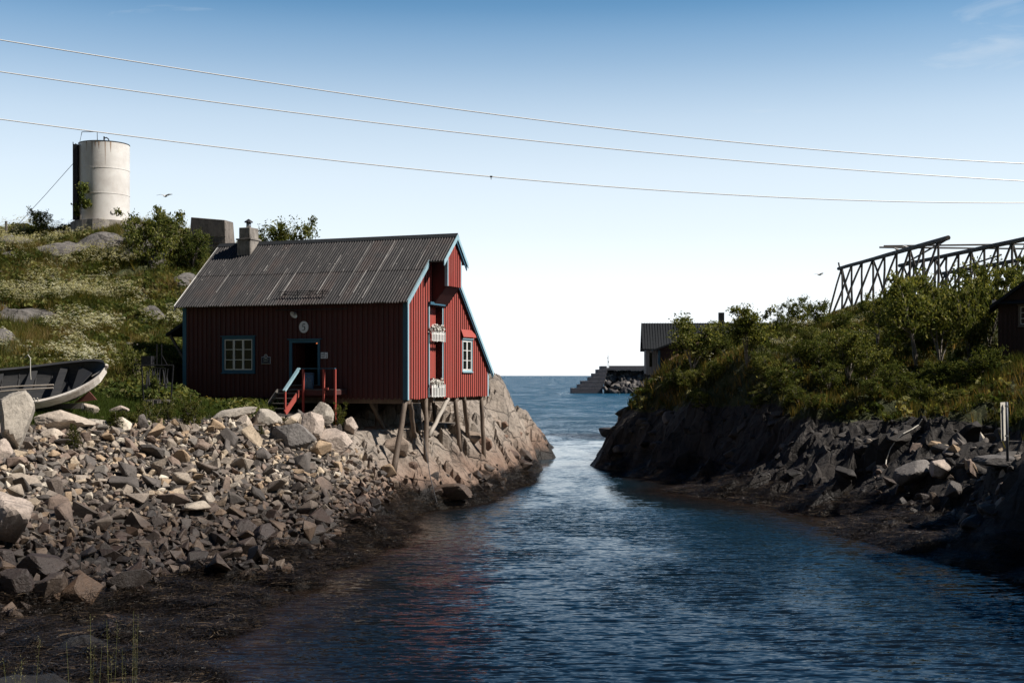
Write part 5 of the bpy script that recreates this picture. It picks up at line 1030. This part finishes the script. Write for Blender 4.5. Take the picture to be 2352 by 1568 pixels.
# ------------------------------------------------------------------ power lines
WY = [((0, 92), (600, 187), (900, 231), (1500, 307), (2352, 376)), ((0, 165), (600, 248), (900, 288), (1500, 351), (2352, 416)), ((0, 274), (600, 349), (900, 384), (1500, 436), (2352, 466))]
names = ('topmost of the three power lines crossing the sky', 'middle one of the three power lines crossing the sky', 'lowest of the three power lines, with a small clip on it')
for i, pts_ in enumerate(WY):
    cf = np.polyfit([p_[0] for p_ in pts_], [p_[1] for p_ in pts_], 3); q = MB(); L_ = []
    for u in np.linspace(-500, 2900, 60):
        D = 26 + (u + 500) / 3400 * 8 + i * .5; L_.append(P(u, np.polyval(cf, u), D))
    q.tube(L_, .0125, 6); tag(q.build('power_line', M['wire']), names[i], 'power line', 'power lines across the sky')
    if i == 2:
        c = P(1128, np.polyval(cf, 1128), 26 + 1628 / 3400 * 8 + 1.0); q = MB(); q.box(-.03, .03, -.015, .015, -.018, .018); q.box(-.008, .008, -.008, .008, -.07, -.018); o = q.build('wire_clip', M['iron']); o.location = c; tag(o, 'small dark clip hanging on the lowest power line', 'clip')

# ------------------------------------------------------------------ fish drying racks
def rack(name_lab, A, B, nposts, lean, zdown, group='fish drying racks on the right hilltop', cross=()):
    A = Vector(A); B = Vector(B); r = empty('drying_rack', (A.x, A.y, A.z), 0, name_lab, 'drying rack', group)
    q = MB(); log(q, A - A, B - A, .19, .21, .05, 9); q.build('top_rail', M['rackwood'], r)
    d = (B - A)
    for k in range(nposts):
        c = A + d * (k + .35) / nposts; xg = c.x; yg = c.y; z = float(h_right(np.array([xg]), np.array([yg]))[0])
        for sgn in (0, lean, -lean * .8):
            if sgn == 0 and k % 2 == 1 and False: continue
            e_ = Vector((xg + sgn * random.uniform(.8, 1.15), yg + (2.2 if sgn > 0 else -.6) * (sgn != 0) * 0.6, 0)); e_.z = float(h_right(np.array([e_.x]), np.array([e_.y]))[0]) - .2
            if sgn > 0 and k % 3: continue
            q = MB(); log(q, c - A, e_ - A, .10, .12, .05, 5, 6); q.build('post' if sgn == 0 else 'strut', M['rackwood'], r)
    for (a, b_) in cross:
        q = MB(); log(q, Vector(a) - A, Vector(b_) - A, .09, .09, .05, 8, 6); q.build('cross_pole', M['rackwood'], r)
    return r
rack('front drying rack whose long rail climbs to a free end with perched birds', P(1926, 617, 134), P(2178, 546, 103.5), 9, -2.3, 0, cross=[(P(1926, 603, 134), P(1952, 690, 133)), (P(2020, 568, 118), P(2420, 572, 118)), (P(2030, 565, 119), P(2420, 560, 119.5))])
rack('second drying rack behind, its rail crossing the rail of the first', P(2066, 610, 128), P(2420, 535, 99), 12, -2.5, 0, cross=[(P(2066, 612, 127), P(2178, 548, 118))])
rack('third drying rack lowest on the skyline, behind the birch thicket', P(2165, 628, 132), P(2500, 570, 108), 13, -2.4, 0, cross=[(P(2200, 617, 128), P(2300, 585, 122)), (P(2240, 640, 124), P(2440, 600, 120))])
for (px, py, D) in ((2097, 556, 111.6), (2113, 553, 109.8)): pass
rd = (P(2178, 546, 103.5) - P(1926, 617, 134))
for u, lab in ((.60, 'dark gull perched on the front rack rail, left of its mate'), (.675, 'dark gull perched nearer the free end of the front rack rail')):
    gull(P(1926, 617, 134) + rd * u + Vector((0, 0, .17)), R(200), lab, False, 1.3)

# ------------------------------------------------------------------ plants
def leaf_cloud(rg, centers, radii, n, size, squash=.8, droop=.0):
    """n little leaf diamonds in clumps round the centres"""
    idx = rg.integers(0, len(centers), n); c = np.asarray(centers)[idx]; r = np.asarray(radii)[idx]
    d = rg.normal(size=(n, 3)); d /= np.linalg.norm(d, axis=1)[:, None]; rr = rg.random(n) ** .45
    p_ = c + d * (r * rr)[:, None] * np.array([1, 1, squash]); a = rg.normal(size=(n, 3)) + np.array([0, 0, .3]); a /= np.linalg.norm(a, axis=1)[:, None]
    b_ = np.cross(a, rg.normal(size=(n, 3))); b_ /= np.linalg.norm(b_, axis=1)[:, None]; s = size * rg.uniform(.6, 1.4, n)[:, None]
    V = np.stack([p_ - a * s, p_ + b_ * s * .45, p_ + a * s, p_ - b_ * s * .45], 1).reshape(-1, 3)
    Fc = np.arange(4 * n).reshape(n, 4); rn = np.repeat(np.clip(rg.random(n) * .8 + .2 * (idx % 5) / 5, 0, 1), 4); return V, Fc, rn
def make_tree(seed, kind='sapling', nleaf=1600, leaf=.09, m='leaf', stems=3, spread=.32, low=.25, thick=.03):
    """unit-height plant meshes: (stem mesh, crown mesh)"""
    rd_ = random.Random(seed); rg = np.random.default_rng(seed); b = MB(); cen = []; rad = []
    for s in range(stems):
        a = rd_.uniform(0, 6.28); off = spread * rd_.uniform(.3, 1.0) if stems > 1 else spread * .2; hgt = rd_.uniform(.72, .98)
        pts_ = [Vector((math.cos(a) * off * u ** 1.3 + rd_.uniform(-.015, .015), math.sin(a) * off * u ** 1.3, hgt * u)) for u in np.linspace(0, 1, 7)]
        b.tube(pts_, [thick * (1 - .85 * i / 6) for i in range(7)], 5)
        for k in range(9):
            u = low + (1 - low) * (k + rd_.random()) / 9; i = min(5, int(u * 6)); c = pts_[i].lerp(pts_[i + 1], u * 6 - i if u < 1 else 1); aa = rd_.uniform(0, 6.28); Lb = spread * rd_.uniform(.35, .9) * (1.15 - u * .75)
            e_ = c + Vector((math.cos(aa) * Lb, math.sin(aa) * Lb, Lb * rd_.uniform(.1, .8))); b.tube([c, c.lerp(e_, .5) + Vector((0, 0, .01)), e_], [thick * .3, thick * .2, thick * .08], 3)
            cen += [e_, c.lerp(e_, .6)]; rad += [rd_.uniform(.05, .12) * (1 + spread), rd_.uniform(.04, .09)]
    V, Fc, rn = leaf_cloud(rg, [tuple(c) for c in cen], rad, nleaf, leaf)
    cm = mesh_np('crown', V, Fc, M[m], rnd=rn); tm = bpy.data.meshes.new('trunk'); tm.from_pydata(b.v, [], b.f); tm.materials.append(M['bark']); return tm, cm
def make_spruce(seed):
    rg = np.random.default_rng(seed); b = MB(); b.tube([(0, 0, 0), (0, 0, 1)], [.03, .006], 5); V = []; Fq = []; rn = []
    for k in range(22):
        z = .06 + .92 * k / 22; L_ = .42 * (1 - z) + .04
        for j in range(9):
            a = rg.uniform(0, 6.28); n = int(14 * (1 - z)) + 5
            for i in range(n):
                u = (i + 1) / n; c = np.array([math.cos(a) * L_ * u, math.sin(a) * L_ * u, z - .10 * L_ * u + .05 * u]); d = rg.normal(size=3) * .5 + np.array([math.cos(a), math.sin(a), .2]); d /= np.linalg.norm(d); e_ = np.cross(d, rg.normal(size=3)); e_ /= np.linalg.norm(e_)
                q = len(V); V += [c, c + d * .035 + e_ * .012, c + d * .07, c + d * .035 - e_ * .012]; Fq.append([q, q + 1, q + 2, q + 3]); rn += [rg.random()] * 4
    tm = bpy.data.meshes.new('trunk'); tm.from_pydata(b.v, [], b.f); tm.materials.append(M['bark']); return tm, mesh_np('crown', V, Fq, M['needle'], rnd=rn)
KIND = {'bush': [make_tree(10 + k, nleaf=5200, leaf=.026, stems=7, spread=.55, low=.05, thick=.012) for k in range(3)],
        'tree': [make_tree(20 + k, nleaf=5200, leaf=.022, stems=5, spread=.44, low=.36, thick=.015, m='treeleaf') for k in range(3)],
        'sapling': [make_tree(30 + k, nleaf=900, leaf=.034, stems=1, spread=.22, low=.35, thick=.014) for k in range(3)],
        'shrub': [make_tree(40 + k, nleaf=2600, leaf=.032, stems=6, spread=.5, low=.05, thick=.01, m='leafy') for k in range(3)],
        'lush': [make_tree(50 + k, m='treeleaf', nleaf=5200, leaf=.03, stems=8, spread=.6, low=.0, thick=.012) for k in range(2)],
        'spruce': [make_spruce(60 + k) for k in range(2)]}
def plant(kind, k, px, base_py, top_py, D, lab, name, cat, wf=1.0, group=None, hf=None):
    tm, cm = KIND[kind][k % len(KIND[kind])]
    if D > 55:                                           # stand it where the ground really is along that line of sight
        d_ = solve_D(hf, px, base_py, 50, 140); hh_ = base_py - top_py
        if d_: D = d_ + .15
    p_ = P(px, base_py, D)
    if hf is not None: p_.z = min(p_.z, float(hf(np.array([p_.x]), np.array([p_.y]))[0]) + .1)
    h = (CZ + (HY - top_py) / F * D - p_.z); r = empty(name, p_, random.uniform(0, 6.28), lab, cat, group); r.scale = (h * wf, h * wf, h)
    link_mesh('trunk', tm, r); link_mesh('crown', cm, r); return r
PL = [('lush', 0, 93, 545, 480, 84, 'small dark round shrub alone on the skyline under the guy wire', 'shrub', .8),
 ('sapling', 0, 184, 520, 400, 84, 'slim sapling growing up against the left side of the white tank', 'sapling', .75),
 ('lush', 1, 345, 618, 478, 81, 'largest bushy rowan on the left hilltop, right of the tank', 'bush', .75), ('lush', 0, 400, 600, 488, 82, 'rowan bush crowding against the concrete ruin', 'bush', .7), ('bush', 1, 305, 580, 515, 82, 'lower bush between the tank footing and the big rowan', 'bush', 1.1),
 ('bush', 2, 440, 625, 530, 80, 'flowering pale bush below the concrete ruin', 'bush', .9), ('bush', 0, 605, 575, 525, 84, 'small shrub showing just right of the chimney', 'bush', .9), ('tree', 1, 664, 600, 505, 84, 'loose rowan top showing over the roof ridge', 'tree', .8), ('sapling', 1, 757, 600, 545, 84, 'tiny tree tip peeping over the middle of the ridge', 'tree', .6),
 ('shrub', 0, 345, 1000, 915, 45.0, 'leafy green shrub on the stone edge in front of the iron stand', 'shrub', .75), ('shrub', 1, 440, 985, 905, 46.0, 'taller yellow-green shrub in front of the house corner', 'shrub', .75), ('shrub', 2, 300, 990, 940, 44.6, 'low dense shrub left of the leafy green one', 'shrub', 1.1), ('shrub', 1, 385, 975, 905, 47, 'flower-topped bush near the house corner grass', 'shrub', .6), ('shrub', 0, 230, 1000, 968, 43.6, 'scrubby little bush beside the spruce on the blocks', 'shrub', 1),
 ('sapling', 2, 351, 925, 850, 48, 'young willow sapling standing in front of the iron stand', 'sapling', .8), ('spruce', 0, 168, 1035, 972, 41.0, 'young spruce growing between the granite blocks', 'spruce', .9), ('spruce', 1, 265, 1010, 945, 43.5, 'wide young spruce right of the granite blocks', 'spruce', 1.3), ('spruce', 0, 598, 1010, 978, 47, 'little dark spruce wedged between boulders below the stairs', 'spruce', 1.1),
 ('shrub', 2, 661, 985, 955, 48.3, 'small weed bush at the foot of the stair rail', 'weed', .8), ('shrub', 1, 778, 985, 925, 50.2, 'white-flowering weed beside the boulder in front of the dark underfloor', 'weed', .6),
 ('tree', 0, 1590, 860, 725, 92, 'leafy rowan at the left end of the right headland, before the grey shed', 'tree', .85), ('tree', 2, 1716, 850, 690, 90, 'taller rowan with bare stem beside the dark chimney', 'tree', .7), ('bush', 0, 1660, 815, 765, 94, 'low bush between the two rowans on the headland', 'bush', 1.1), ('bush', 1, 1745, 860, 800, 84, 'mid-green bush below the taller rowan', 'bush', 1.1),
 ('bush', 2, 1830, 745, 690, 108, 'bush on the skyline left of the racks', 'bush', .9), ('bush', 0, 1790, 760, 718, 106, 'small bush at the lowest dip of the right skyline', 'bush', 1.1), ('bush', 1, 1880, 735, 680, 110, 'flower-dotted bush just left of the first rack foot', 'bush', .9),
 ('tree', 1, 1950, 880, 755, 76, 'thin multi-stemmed sapling clump in the middle of the right slope', 'tree', .8), ('bush', 2, 1880, 850, 778, 80, 'grey-green thicket in the middle of the right slope', 'bush', .95), ('bush', 0, 1905, 905, 835, 72, 'shrub above the dark rock shelf in mid slope', 'bush', 1.1),
 ('tree', 2, 2105, 850, 610, 72, 'tall many-stemmed rowan in front of the racks', 'tree', .62), ('tree', 0, 2160, 845, 625, 73, 'rowan close beside the tall many-stemmed one', 'tree', .62), ('lush', 1, 2225, 850, 640, 70, 'dense yellow-green rowan left of the dark hut', 'tree', .55), ('tree', 1, 2270, 810, 600, 84, 'rowan rising behind the roof of the dark hut', 'tree', .6), ('bush', 1, 2210, 900, 820, 64, 'shaded bush below the dense rowan', 'bush', 1.0), ('bush', 2, 2060, 905, 830, 66, 'dark bush at the foot of the tall rowan', 'bush', 1.1), ('bush', 0, 2120, 930, 870, 61, 'lowest fern-like bush on the right slope', 'bush', 1.2),
 ('spruce', 1, 2072, 705, 640, 118, 'small dark spruce standing under the front rack', 'spruce', 1.3), ('tree', 2, 2330, 740, 600, 92, 'rowan at the right edge between hut roof and racks', 'tree', .7), ('tree', 1, 2015, 800, 680, 88, 'slender rowan right below the front rack', 'tree', .6), ('bush', 1, 1740, 940, 900, 68, 'creeping bush on the edge of the dark cliff', 'bush', 1.4), ('bush', 2, 1990, 722, 690, 112, 'bush among the feet of the front rack', 'bush', 1.2),
 ('bush', 0, 1545, 905, 855, 80, 'bush hanging over the left end of the headland cliff', 'bush', 1.2), ('bush', 1, 1800, 905, 835, 74, 'rounded bush in the lower middle of the right slope', 'bush', 1.1), ('bush', 2, 1840, 835, 780, 84, 'loose bush above the rounded one in mid slope', 'bush', 1.2), ('tree', 0, 1990, 900, 790, 70, 'leaning many-stemmed thicket right of the thin sapling clump', 'tree', .75), ('bush', 1, 2150, 900, 820, 66, 'dark bush between the two tall rowans and the cliff edge', 'bush', 1.1), ('lush', 0, 2180, 760, 655, 84, 'high rowan crown under the third rack', 'tree', .7), ('lush', 1, 2060, 780, 665, 84, 'rounded rowan left of the tall many-stemmed one', 'tree', .6), ('bush', 0, 2260, 870, 800, 62, 'low bush against the wall corner of the dark hut', 'bush', 1.1), ('bush', 2, 1640, 875, 830, 80, 'yellow-tipped bush on the headland slope under the first rowan', 'bush', 1.2), ('bush', 1, 1930, 760, 715, 100, 'bush half way between racks and sapling clump', 'bush', 1.2)]
for (kd, k, px, b_, tp, D, lab, cat, wf) in PL:
    if px > 1176 and kd == 'tree': wf *= 1.35
    nm = {'tree': 'rowan_tree', 'bush': 'bush', 'shrub': 'shrub', 'sapling': 'sapling', 'spruce': 'spruce_tree', 'weed': 'weed_plant'}[cat]
    plant(kd, k, px, b_, tp, D, lab, nm, cat, wf, None, h_left if px < 1176 else h_right)

SB = ['bush on the grassy brow just above the headland tip', 'bush at the cliff lip directly above the channel mouth', 'low bush mid headland between cliff lip and the first rowan', 'bush below the taller rowan, half way to the cliff', 'bush at the cliff edge under the grey-green thicket', 'dark bush overhanging the steepest part of the cliff',
 'bush at the cliff edge below the thin sapling clump', 'bush just above the cliff under the leaning thicket', 'bush beside the bare stem of the taller rowan', 'bush high on the slope below the lowest rack foot', 'bush in the open grass left of the sapling clump', 'bush between the sapling clump and the rounded rowan', 'bush at the left foot of the rounded rowan', 'bush in the shade between the two tallest rowans', 'bush squeezed between dense rowan and dark hut', 'lowest bush above the lit stones of the right shore', 'bush at the foot of the tall many-stemmed rowan, nearest the water', 'bush in the flowery grass right of the shed chimney']
for k, (px, b_, tp, D) in enumerate([(1580, 890, 850, 78), (1615, 935, 895, 71), (1700, 905, 862, 72), (1770, 865, 820, 80), (1835, 925, 885, 66), (1870, 945, 905, 63), (1960, 935, 890, 62), (2010, 915, 868, 65), (1720, 840, 800, 88), (1860, 790, 752, 92), (1915, 815, 775, 86), (1985, 840, 790, 78), (2040, 820, 765, 80), (2130, 800, 740, 80), (2240, 800, 735, 76), (2180, 935, 890, 58), (2090, 900, 850, 63), (1800, 800, 765, 92)]):
    if k in (2, 6, 8, 10, 12, 14, 17): continue
    plant('bush' if k % 3 else 'lush', k, px, b_ + 2, tp - 2, D, SB[k], 'bush', 'bush', 1.3, 'small bushes crowding the right slope', h_right)
plant('lush', 0, 318, 885, 800, 57.5, 'bush added to deepen the house shadow left of the lean-to roof', 'bush', 'bush', .8, None, h_left)  # added leafy mass, fills out the dark shape of the house's shadow
def scatter(name, tv, tf, pos, s, m, lab=None, cat=None, tilt=.2, rn=None, sz=None):
    n = len(pos); tv = np.asarray(tv, float); tf = np.asarray(tf); k = len(tv); th = rng.uniform(0, 6.28, n); ta = rng.normal(0, tilt, n); tb = rng.normal(0, tilt, n)
    v = tv[None] * (s[:, None, None] * (np.ones(3) if sz is None else np.array(sz))); c, si = np.cos(th)[:, None], np.sin(th)[:, None]
    x = v[..., 0] * c - v[..., 1] * si; y = v[..., 0] * si + v[..., 1] * c; z = v[..., 2]; x = x + z * ta[:, None]; y = y + z * tb[:, None]
    V = np.stack([x, y, z], -1) + pos[:, None]; Fc = (tf[None] + (np.arange(n) * k)[:, None, None]).reshape(-1, tf.shape[1]); rn = rng.random(n) if rn is None else rn
    o = link_mesh(name, mesh_np(name, V.reshape(-1, 3), Fc, m, rnd=np.repeat(rn, k))); tag(o, lab, cat, kind='stuff'); return o
def field(n, x0, x1, y0, y1, hf, cond):
    x = rng.uniform(x0, x1, n); y = rng.uniform(y0, y1, n); px = 1176 + F * x / y; ok = (px > -80) & (px < 2440); x, y, px = x[ok], y[ok], px[ok]; z = hf(x, y); ok = cond(x, y, z, px); return np.stack([x, y, z], -1)[ok], px[ok]
def tuft(nb, h, w, spread, rg=random.Random(3)):
    V = []; Fc = []
    for i in range(nb):
        a = rg.uniform(0, 6.28); r = rg.uniform(0, spread); c = (math.cos(a) * r * .4, math.sin(a) * r * .4); tp = (math.cos(a) * r * 1.5, math.sin(a) * r * 1.5, h * rg.uniform(.6, 1)); b2 = a + 1.57; k = len(V)
        V += [(c[0] - math.cos(b2) * w, c[1] - math.sin(b2) * w, -.03), (c[0] + math.cos(b2) * w, c[1] + math.sin(b2) * w, -.03), tp]; Fc.append((k, k + 1, k + 2))
    return V, Fc
def inh(x, y):                                           # inside the house plan
    lx = (x - HX) * HN[0] + (y - HYY) * HN[1]; ly = (x - HX) * HV[0] + (y - HYY) * HV[1]; return (lx > -LEN - .1) & (lx < .2) & (ly > -.05) & (ly < WID)
gl = lambda x, y, z, px: (grass_left(x, y, z) > .35 + .25 * rng.random(len(x))) & ~inh(x, y)
pos, px = field(60000, -42, -4, 50, 92, h_left, lambda x, y, z, p_: gl(x, y, z, p_) & (z > 4.9))
tv, tf = tuft(7, .55, .016, .22); scatter('grass', tv, tf, pos, rng.uniform(.5, 1.3, len(pos)), M['grass'], 'long mixed meadow grass covering the left hillside', 'grass', rn=np.clip(.5 + .5 * fbm(pos[:, 0] / 3, pos[:, 1] / 3, 210, 3) + rng.normal(0, .22, len(pos)), 0, 1))
pos, px = field(26000, -24, -7, 41, 56, h_left, lambda x, y, z, p_: gl(x, y, z, p_) & (z < 5.2))
tv, tf = tuft(7, .22, .010, .10); scatter('grass', tv, tf, pos, rng.uniform(.5, 1.5, len(pos)), M['lawn'], 'short green grass between the stones and the house', 'grass')
gr_ = lambda x, y, z, px: (grass_right(x, y, z) > .35 + .25 * rng.random(len(x)))
pos, px = field(120000, 6, 54, 40, 140, h_right, lambda x, y, z, p_: gr_(x, y, z, p_))
tv, tf = tuft(7, .55, .016, .22); scatter('grass', tv, tf, pos, rng.uniform(.5, 1.25, len(pos)), M['grass_r'], 'rough grass covering the slope of the right hill', 'grass', rn=np.clip(.5 + .5 * fbm(pos[:, 0] / 3, pos[:, 1] / 3, 220, 3) + rng.normal(0, .22, len(pos)), 0, 1))
# leafy weeds
def weedclump(n, rad, ls, rg=np.random.default_rng(9)):
    V, Fc, _ = leaf_cloud(rg, [(0, 0, rad * .6), (rad * .4, 0, rad * .8), (-rad * .3, rad * .3, rad * .5)], [rad * .7, rad * .5, rad * .5], n, ls); V[:, 2] = np.maximum(V[:, 2], -.02); return V, Fc
wv, wf_ = weedclump(16, .34, .085)
def patchy(seed, sc_, lo): return lambda x, y: fbm(x / sc_, y / sc_, seed, 3) > lo
for hf, gf, box, lab, n in ((h_left, gl, (-42, -4, 50, 90), 'broad-leaved herbs among the grass of the left hillside', 26000), (h_right, gr_, (6, 54, 42, 136), 'broad-leaved herbs among the grass of the right hill', 24000)):
    pos, px = field(n, *box, hf, lambda x, y, z, p_: gf(x, y, z, p_) & (fbm(x / 3.2, y / 3.2, 233, 3) > -.12)); scatter('herbs', wv, wf_, pos, rng.uniform(.6, 1.5, len(pos)), M['leaf'], lab, 'herbs')
# umbels
def umbel(rg=np.random.default_rng(4)):
    V = []; Fc = []
    for i in range(9):
        a = rg.uniform(0, 6.28); r = .11 * math.sqrt(rg.random()); c = np.array([math.cos(a) * r, math.sin(a) * r, .62 + rg.uniform(-.02, .03) - r * .2]); s = .034; k = len(V); q = rg.uniform(0, 1.5)
        V += [c + np.array([math.cos(q + j * 1.57) * s, math.sin(q + j * 1.57) * s, rg.uniform(-.008, .008)]) for j in range(4)]; Fc.append((k, k + 1, k + 2, k + 3))
    return np.array(V), Fc
uv, uf = umbel()
uv2 = np.concatenate([uv, uv * np.array([.8, .8, .85]) + np.array([.20, .05, -.02]), uv * np.array([.7, .7, .8]) + np.array([-.08, .18, 0])]); uf2 = np.concatenate([np.array(uf) + 36 * k for k in range(3)])
def drift(x, y, s): return fbm(x / 2.6, y / 3.4, s, 4) + .25 * fbm(x / .8, y / .8, s + 3, 2)
def cdl(x, y, z, p_):
    D = drift(x, y, 240); py = HY - (z - CZ) * F / y; w_ = .22 * np.exp(-((p_ - 250 - (py - 600) * -.35) / 120) ** 2) ; return gl(x, y, z, p_) & (D + w_ > .12 + .5 * rng.random(len(x))) & (z > 5.3)
pos, px = field(23000, -42, -6, 51, 90, h_left, cdl); scatter('wildflowers', uv2, uf2, pos, rng.uniform(.8, 1.6, len(pos)), M['flower'], 'drifts of cream umbel flowers down the left hillside', 'flowers', tilt=.12)
def cdr(x, y, z, p_):
    py = HY - (z - CZ) * F / y; return gr_(x, y, z, p_) & (drift(x, y, 250) > .10 + .35 * rng.random(len(x)) + .35 * (py > 820))
pos, px = field(26000, 6, 54, 60, 138, h_right, cdr); scatter('wildflowers', uv2, uf2, pos, rng.uniform(.7, 1.3, len(pos)), M['flower'], 'cream umbel flowers scattered over the top of the right hill', 'flowers', tilt=.12)
pos, px = field(9000, 6, 54, 60, 130, h_right, lambda x, y, z, p_: gr_(x, y, z, p_) & (drift(x, y, 260) > .28) & (p_ < 2080)); scatter('wildflowers', uv2, uf2, pos, rng.uniform(.4, .8, len(pos)), M['yellow'], 'yellow flowers in patches on the right slope', 'flowers', tilt=.2)
pos, px = field(4000, -42, -6, 51, 90, h_left, lambda x, y, z, p_: gl(x, y, z, p_) & (drift(x, y, 270) > .3)); scatter('wildflowers', uv2, uf2, pos, rng.uniform(.35, .7, len(pos)), M['yellow'], 'few yellow flowers low on the left hillside', 'flowers', tilt=.2)
# wrack hanging on the tidal rocks
def strand(n, L_, w, rg=np.random.default_rng(6)):
    V = []; Fc = []
    for i in range(n):
        a = rg.normal(0, .55) + (3.14 if rg.random() < .3 else 0); c = np.array([0., 0, .03]) + rg.normal(size=3) * np.array([.07, .09, .012]); l = L_ * rg.uniform(.5, 1.1) / 3; k = len(V)
        for j in range(4):
            d = np.array([math.cos(a), math.sin(a), 0]); b2 = np.array([-d[1], d[0], rg.uniform(-.5, .5)]) * w * (1.3 - .25 * j); V += [c - b2, c + b2]
            c = c + d * l + np.array([0, 0, rg.uniform(-.028, .016)]); a += rg.normal(0, .7)
        Fc += [(k + 2 * j, k + 2 * j + 1, k + 2 * j + 3, k + 2 * j + 2) for j in range(3)]
    return V, Fc
sv, sf = strand(6, .40, .0048)
def wl(x, y, z, p_): return (z > -.10) & (z < .55 + .5 * fbm(x / 2, y / 2, 80, 3) + .35 * sstep(560, 900, p_) * sstep(1000, 900, p_) + .35 * (p_ > 900)) & (y < 72)
pos, px = field(220000, -19, 2, 21.5, 72, h_left, wl); print('wrack', len(pos)); pos = pos[:52000]; scatter('seaweed', sv, sf, pos, rng.uniform(.6, 1.5, len(pos)), M['weed'], 'black-brown bladder wrack over the tidal edge of the left shore', 'seaweed', tilt=.25, rn=np.clip(rng.random(len(pos)) ** 1.6, 0, 1))
pos, px = field(90000, 4, 24, 32, 76, h_right, lambda x, y, z, p_: (z > -.12) & (z < 1.0 + .6 * fbm(x / 2, y / 2, 180, 3))); print('wrackR', len(pos)); pos = pos[:32000]; scatter('seaweed', sv, sf, pos, rng.uniform(.6, 1.5, len(pos)), M['weed'], 'brown wrack along the tidal edge of the right shore', 'seaweed', tilt=.25, rn=np.clip(rng.random(len(pos)) ** 1.2, 0, 1))
# tall stalks close to the camera, low left
def stalk(px, tp, D, lab):
    p0 = Vector(((px - 1176) / F * D, D, 0)); p0.z = min(float(h_left(np.array([p0.x]), np.array([D]))[0]), 5.5 - .25 * D); tpz = P(px, tp, D).z; h = tpz - p0.z; q = MB(); bend = Vector((random.uniform(-.08, .08), 0, 0))
    r = empty('grass_stalk', p0, 0, lab, 'grass', 'tall grass stalks in the lower left corner')
    pts_ = [bend * (u ** 2) + Vector((0, 0, h * u)) for u in np.linspace(0, 1, 9)]; q.tube(pts_, [.0022 - .0016 * u for u in np.linspace(0, 1, 9)], 4); q.build('stem', STK, r)
    if random.random() < .6:
        V = []; Fq = []
        for i in range(40):
            u = 1 - .22 * random.random(); c = np.array(bend * u * u + Vector((0, 0, h * u))); d = rng.normal(size=3); d[2] = abs(d[2]); d /= np.linalg.norm(d); e_ = np.cross(d, rng.normal(size=3)); e_ /= np.linalg.norm(e_); c = c + d * .02; k = len(V); V += [c, c + d * .008 + e_ * .002, c + d * .016, c + d * .008 - e_ * .002]; Fq.append((k, k + 1, k + 2, k + 3))
        link_mesh('seed_head', mesh_np('seed_head', V, Fq, M['straw'], rnd=rng.random(len(V))), r)['kind'] = 'stuff'
STK = simple('green_stem', (.16, .17, .05), .8, 0, .2, 5)
for k in range(16):
    px = random.choice((random.uniform(20, 90), random.uniform(150, 230), random.uniform(240, 420), random.uniform(280, 400))); stalk(px, random.uniform(1400, 1540), random.uniform(8, 11), 'thin green-and-straw grass stalk rising from the bottom left edge')
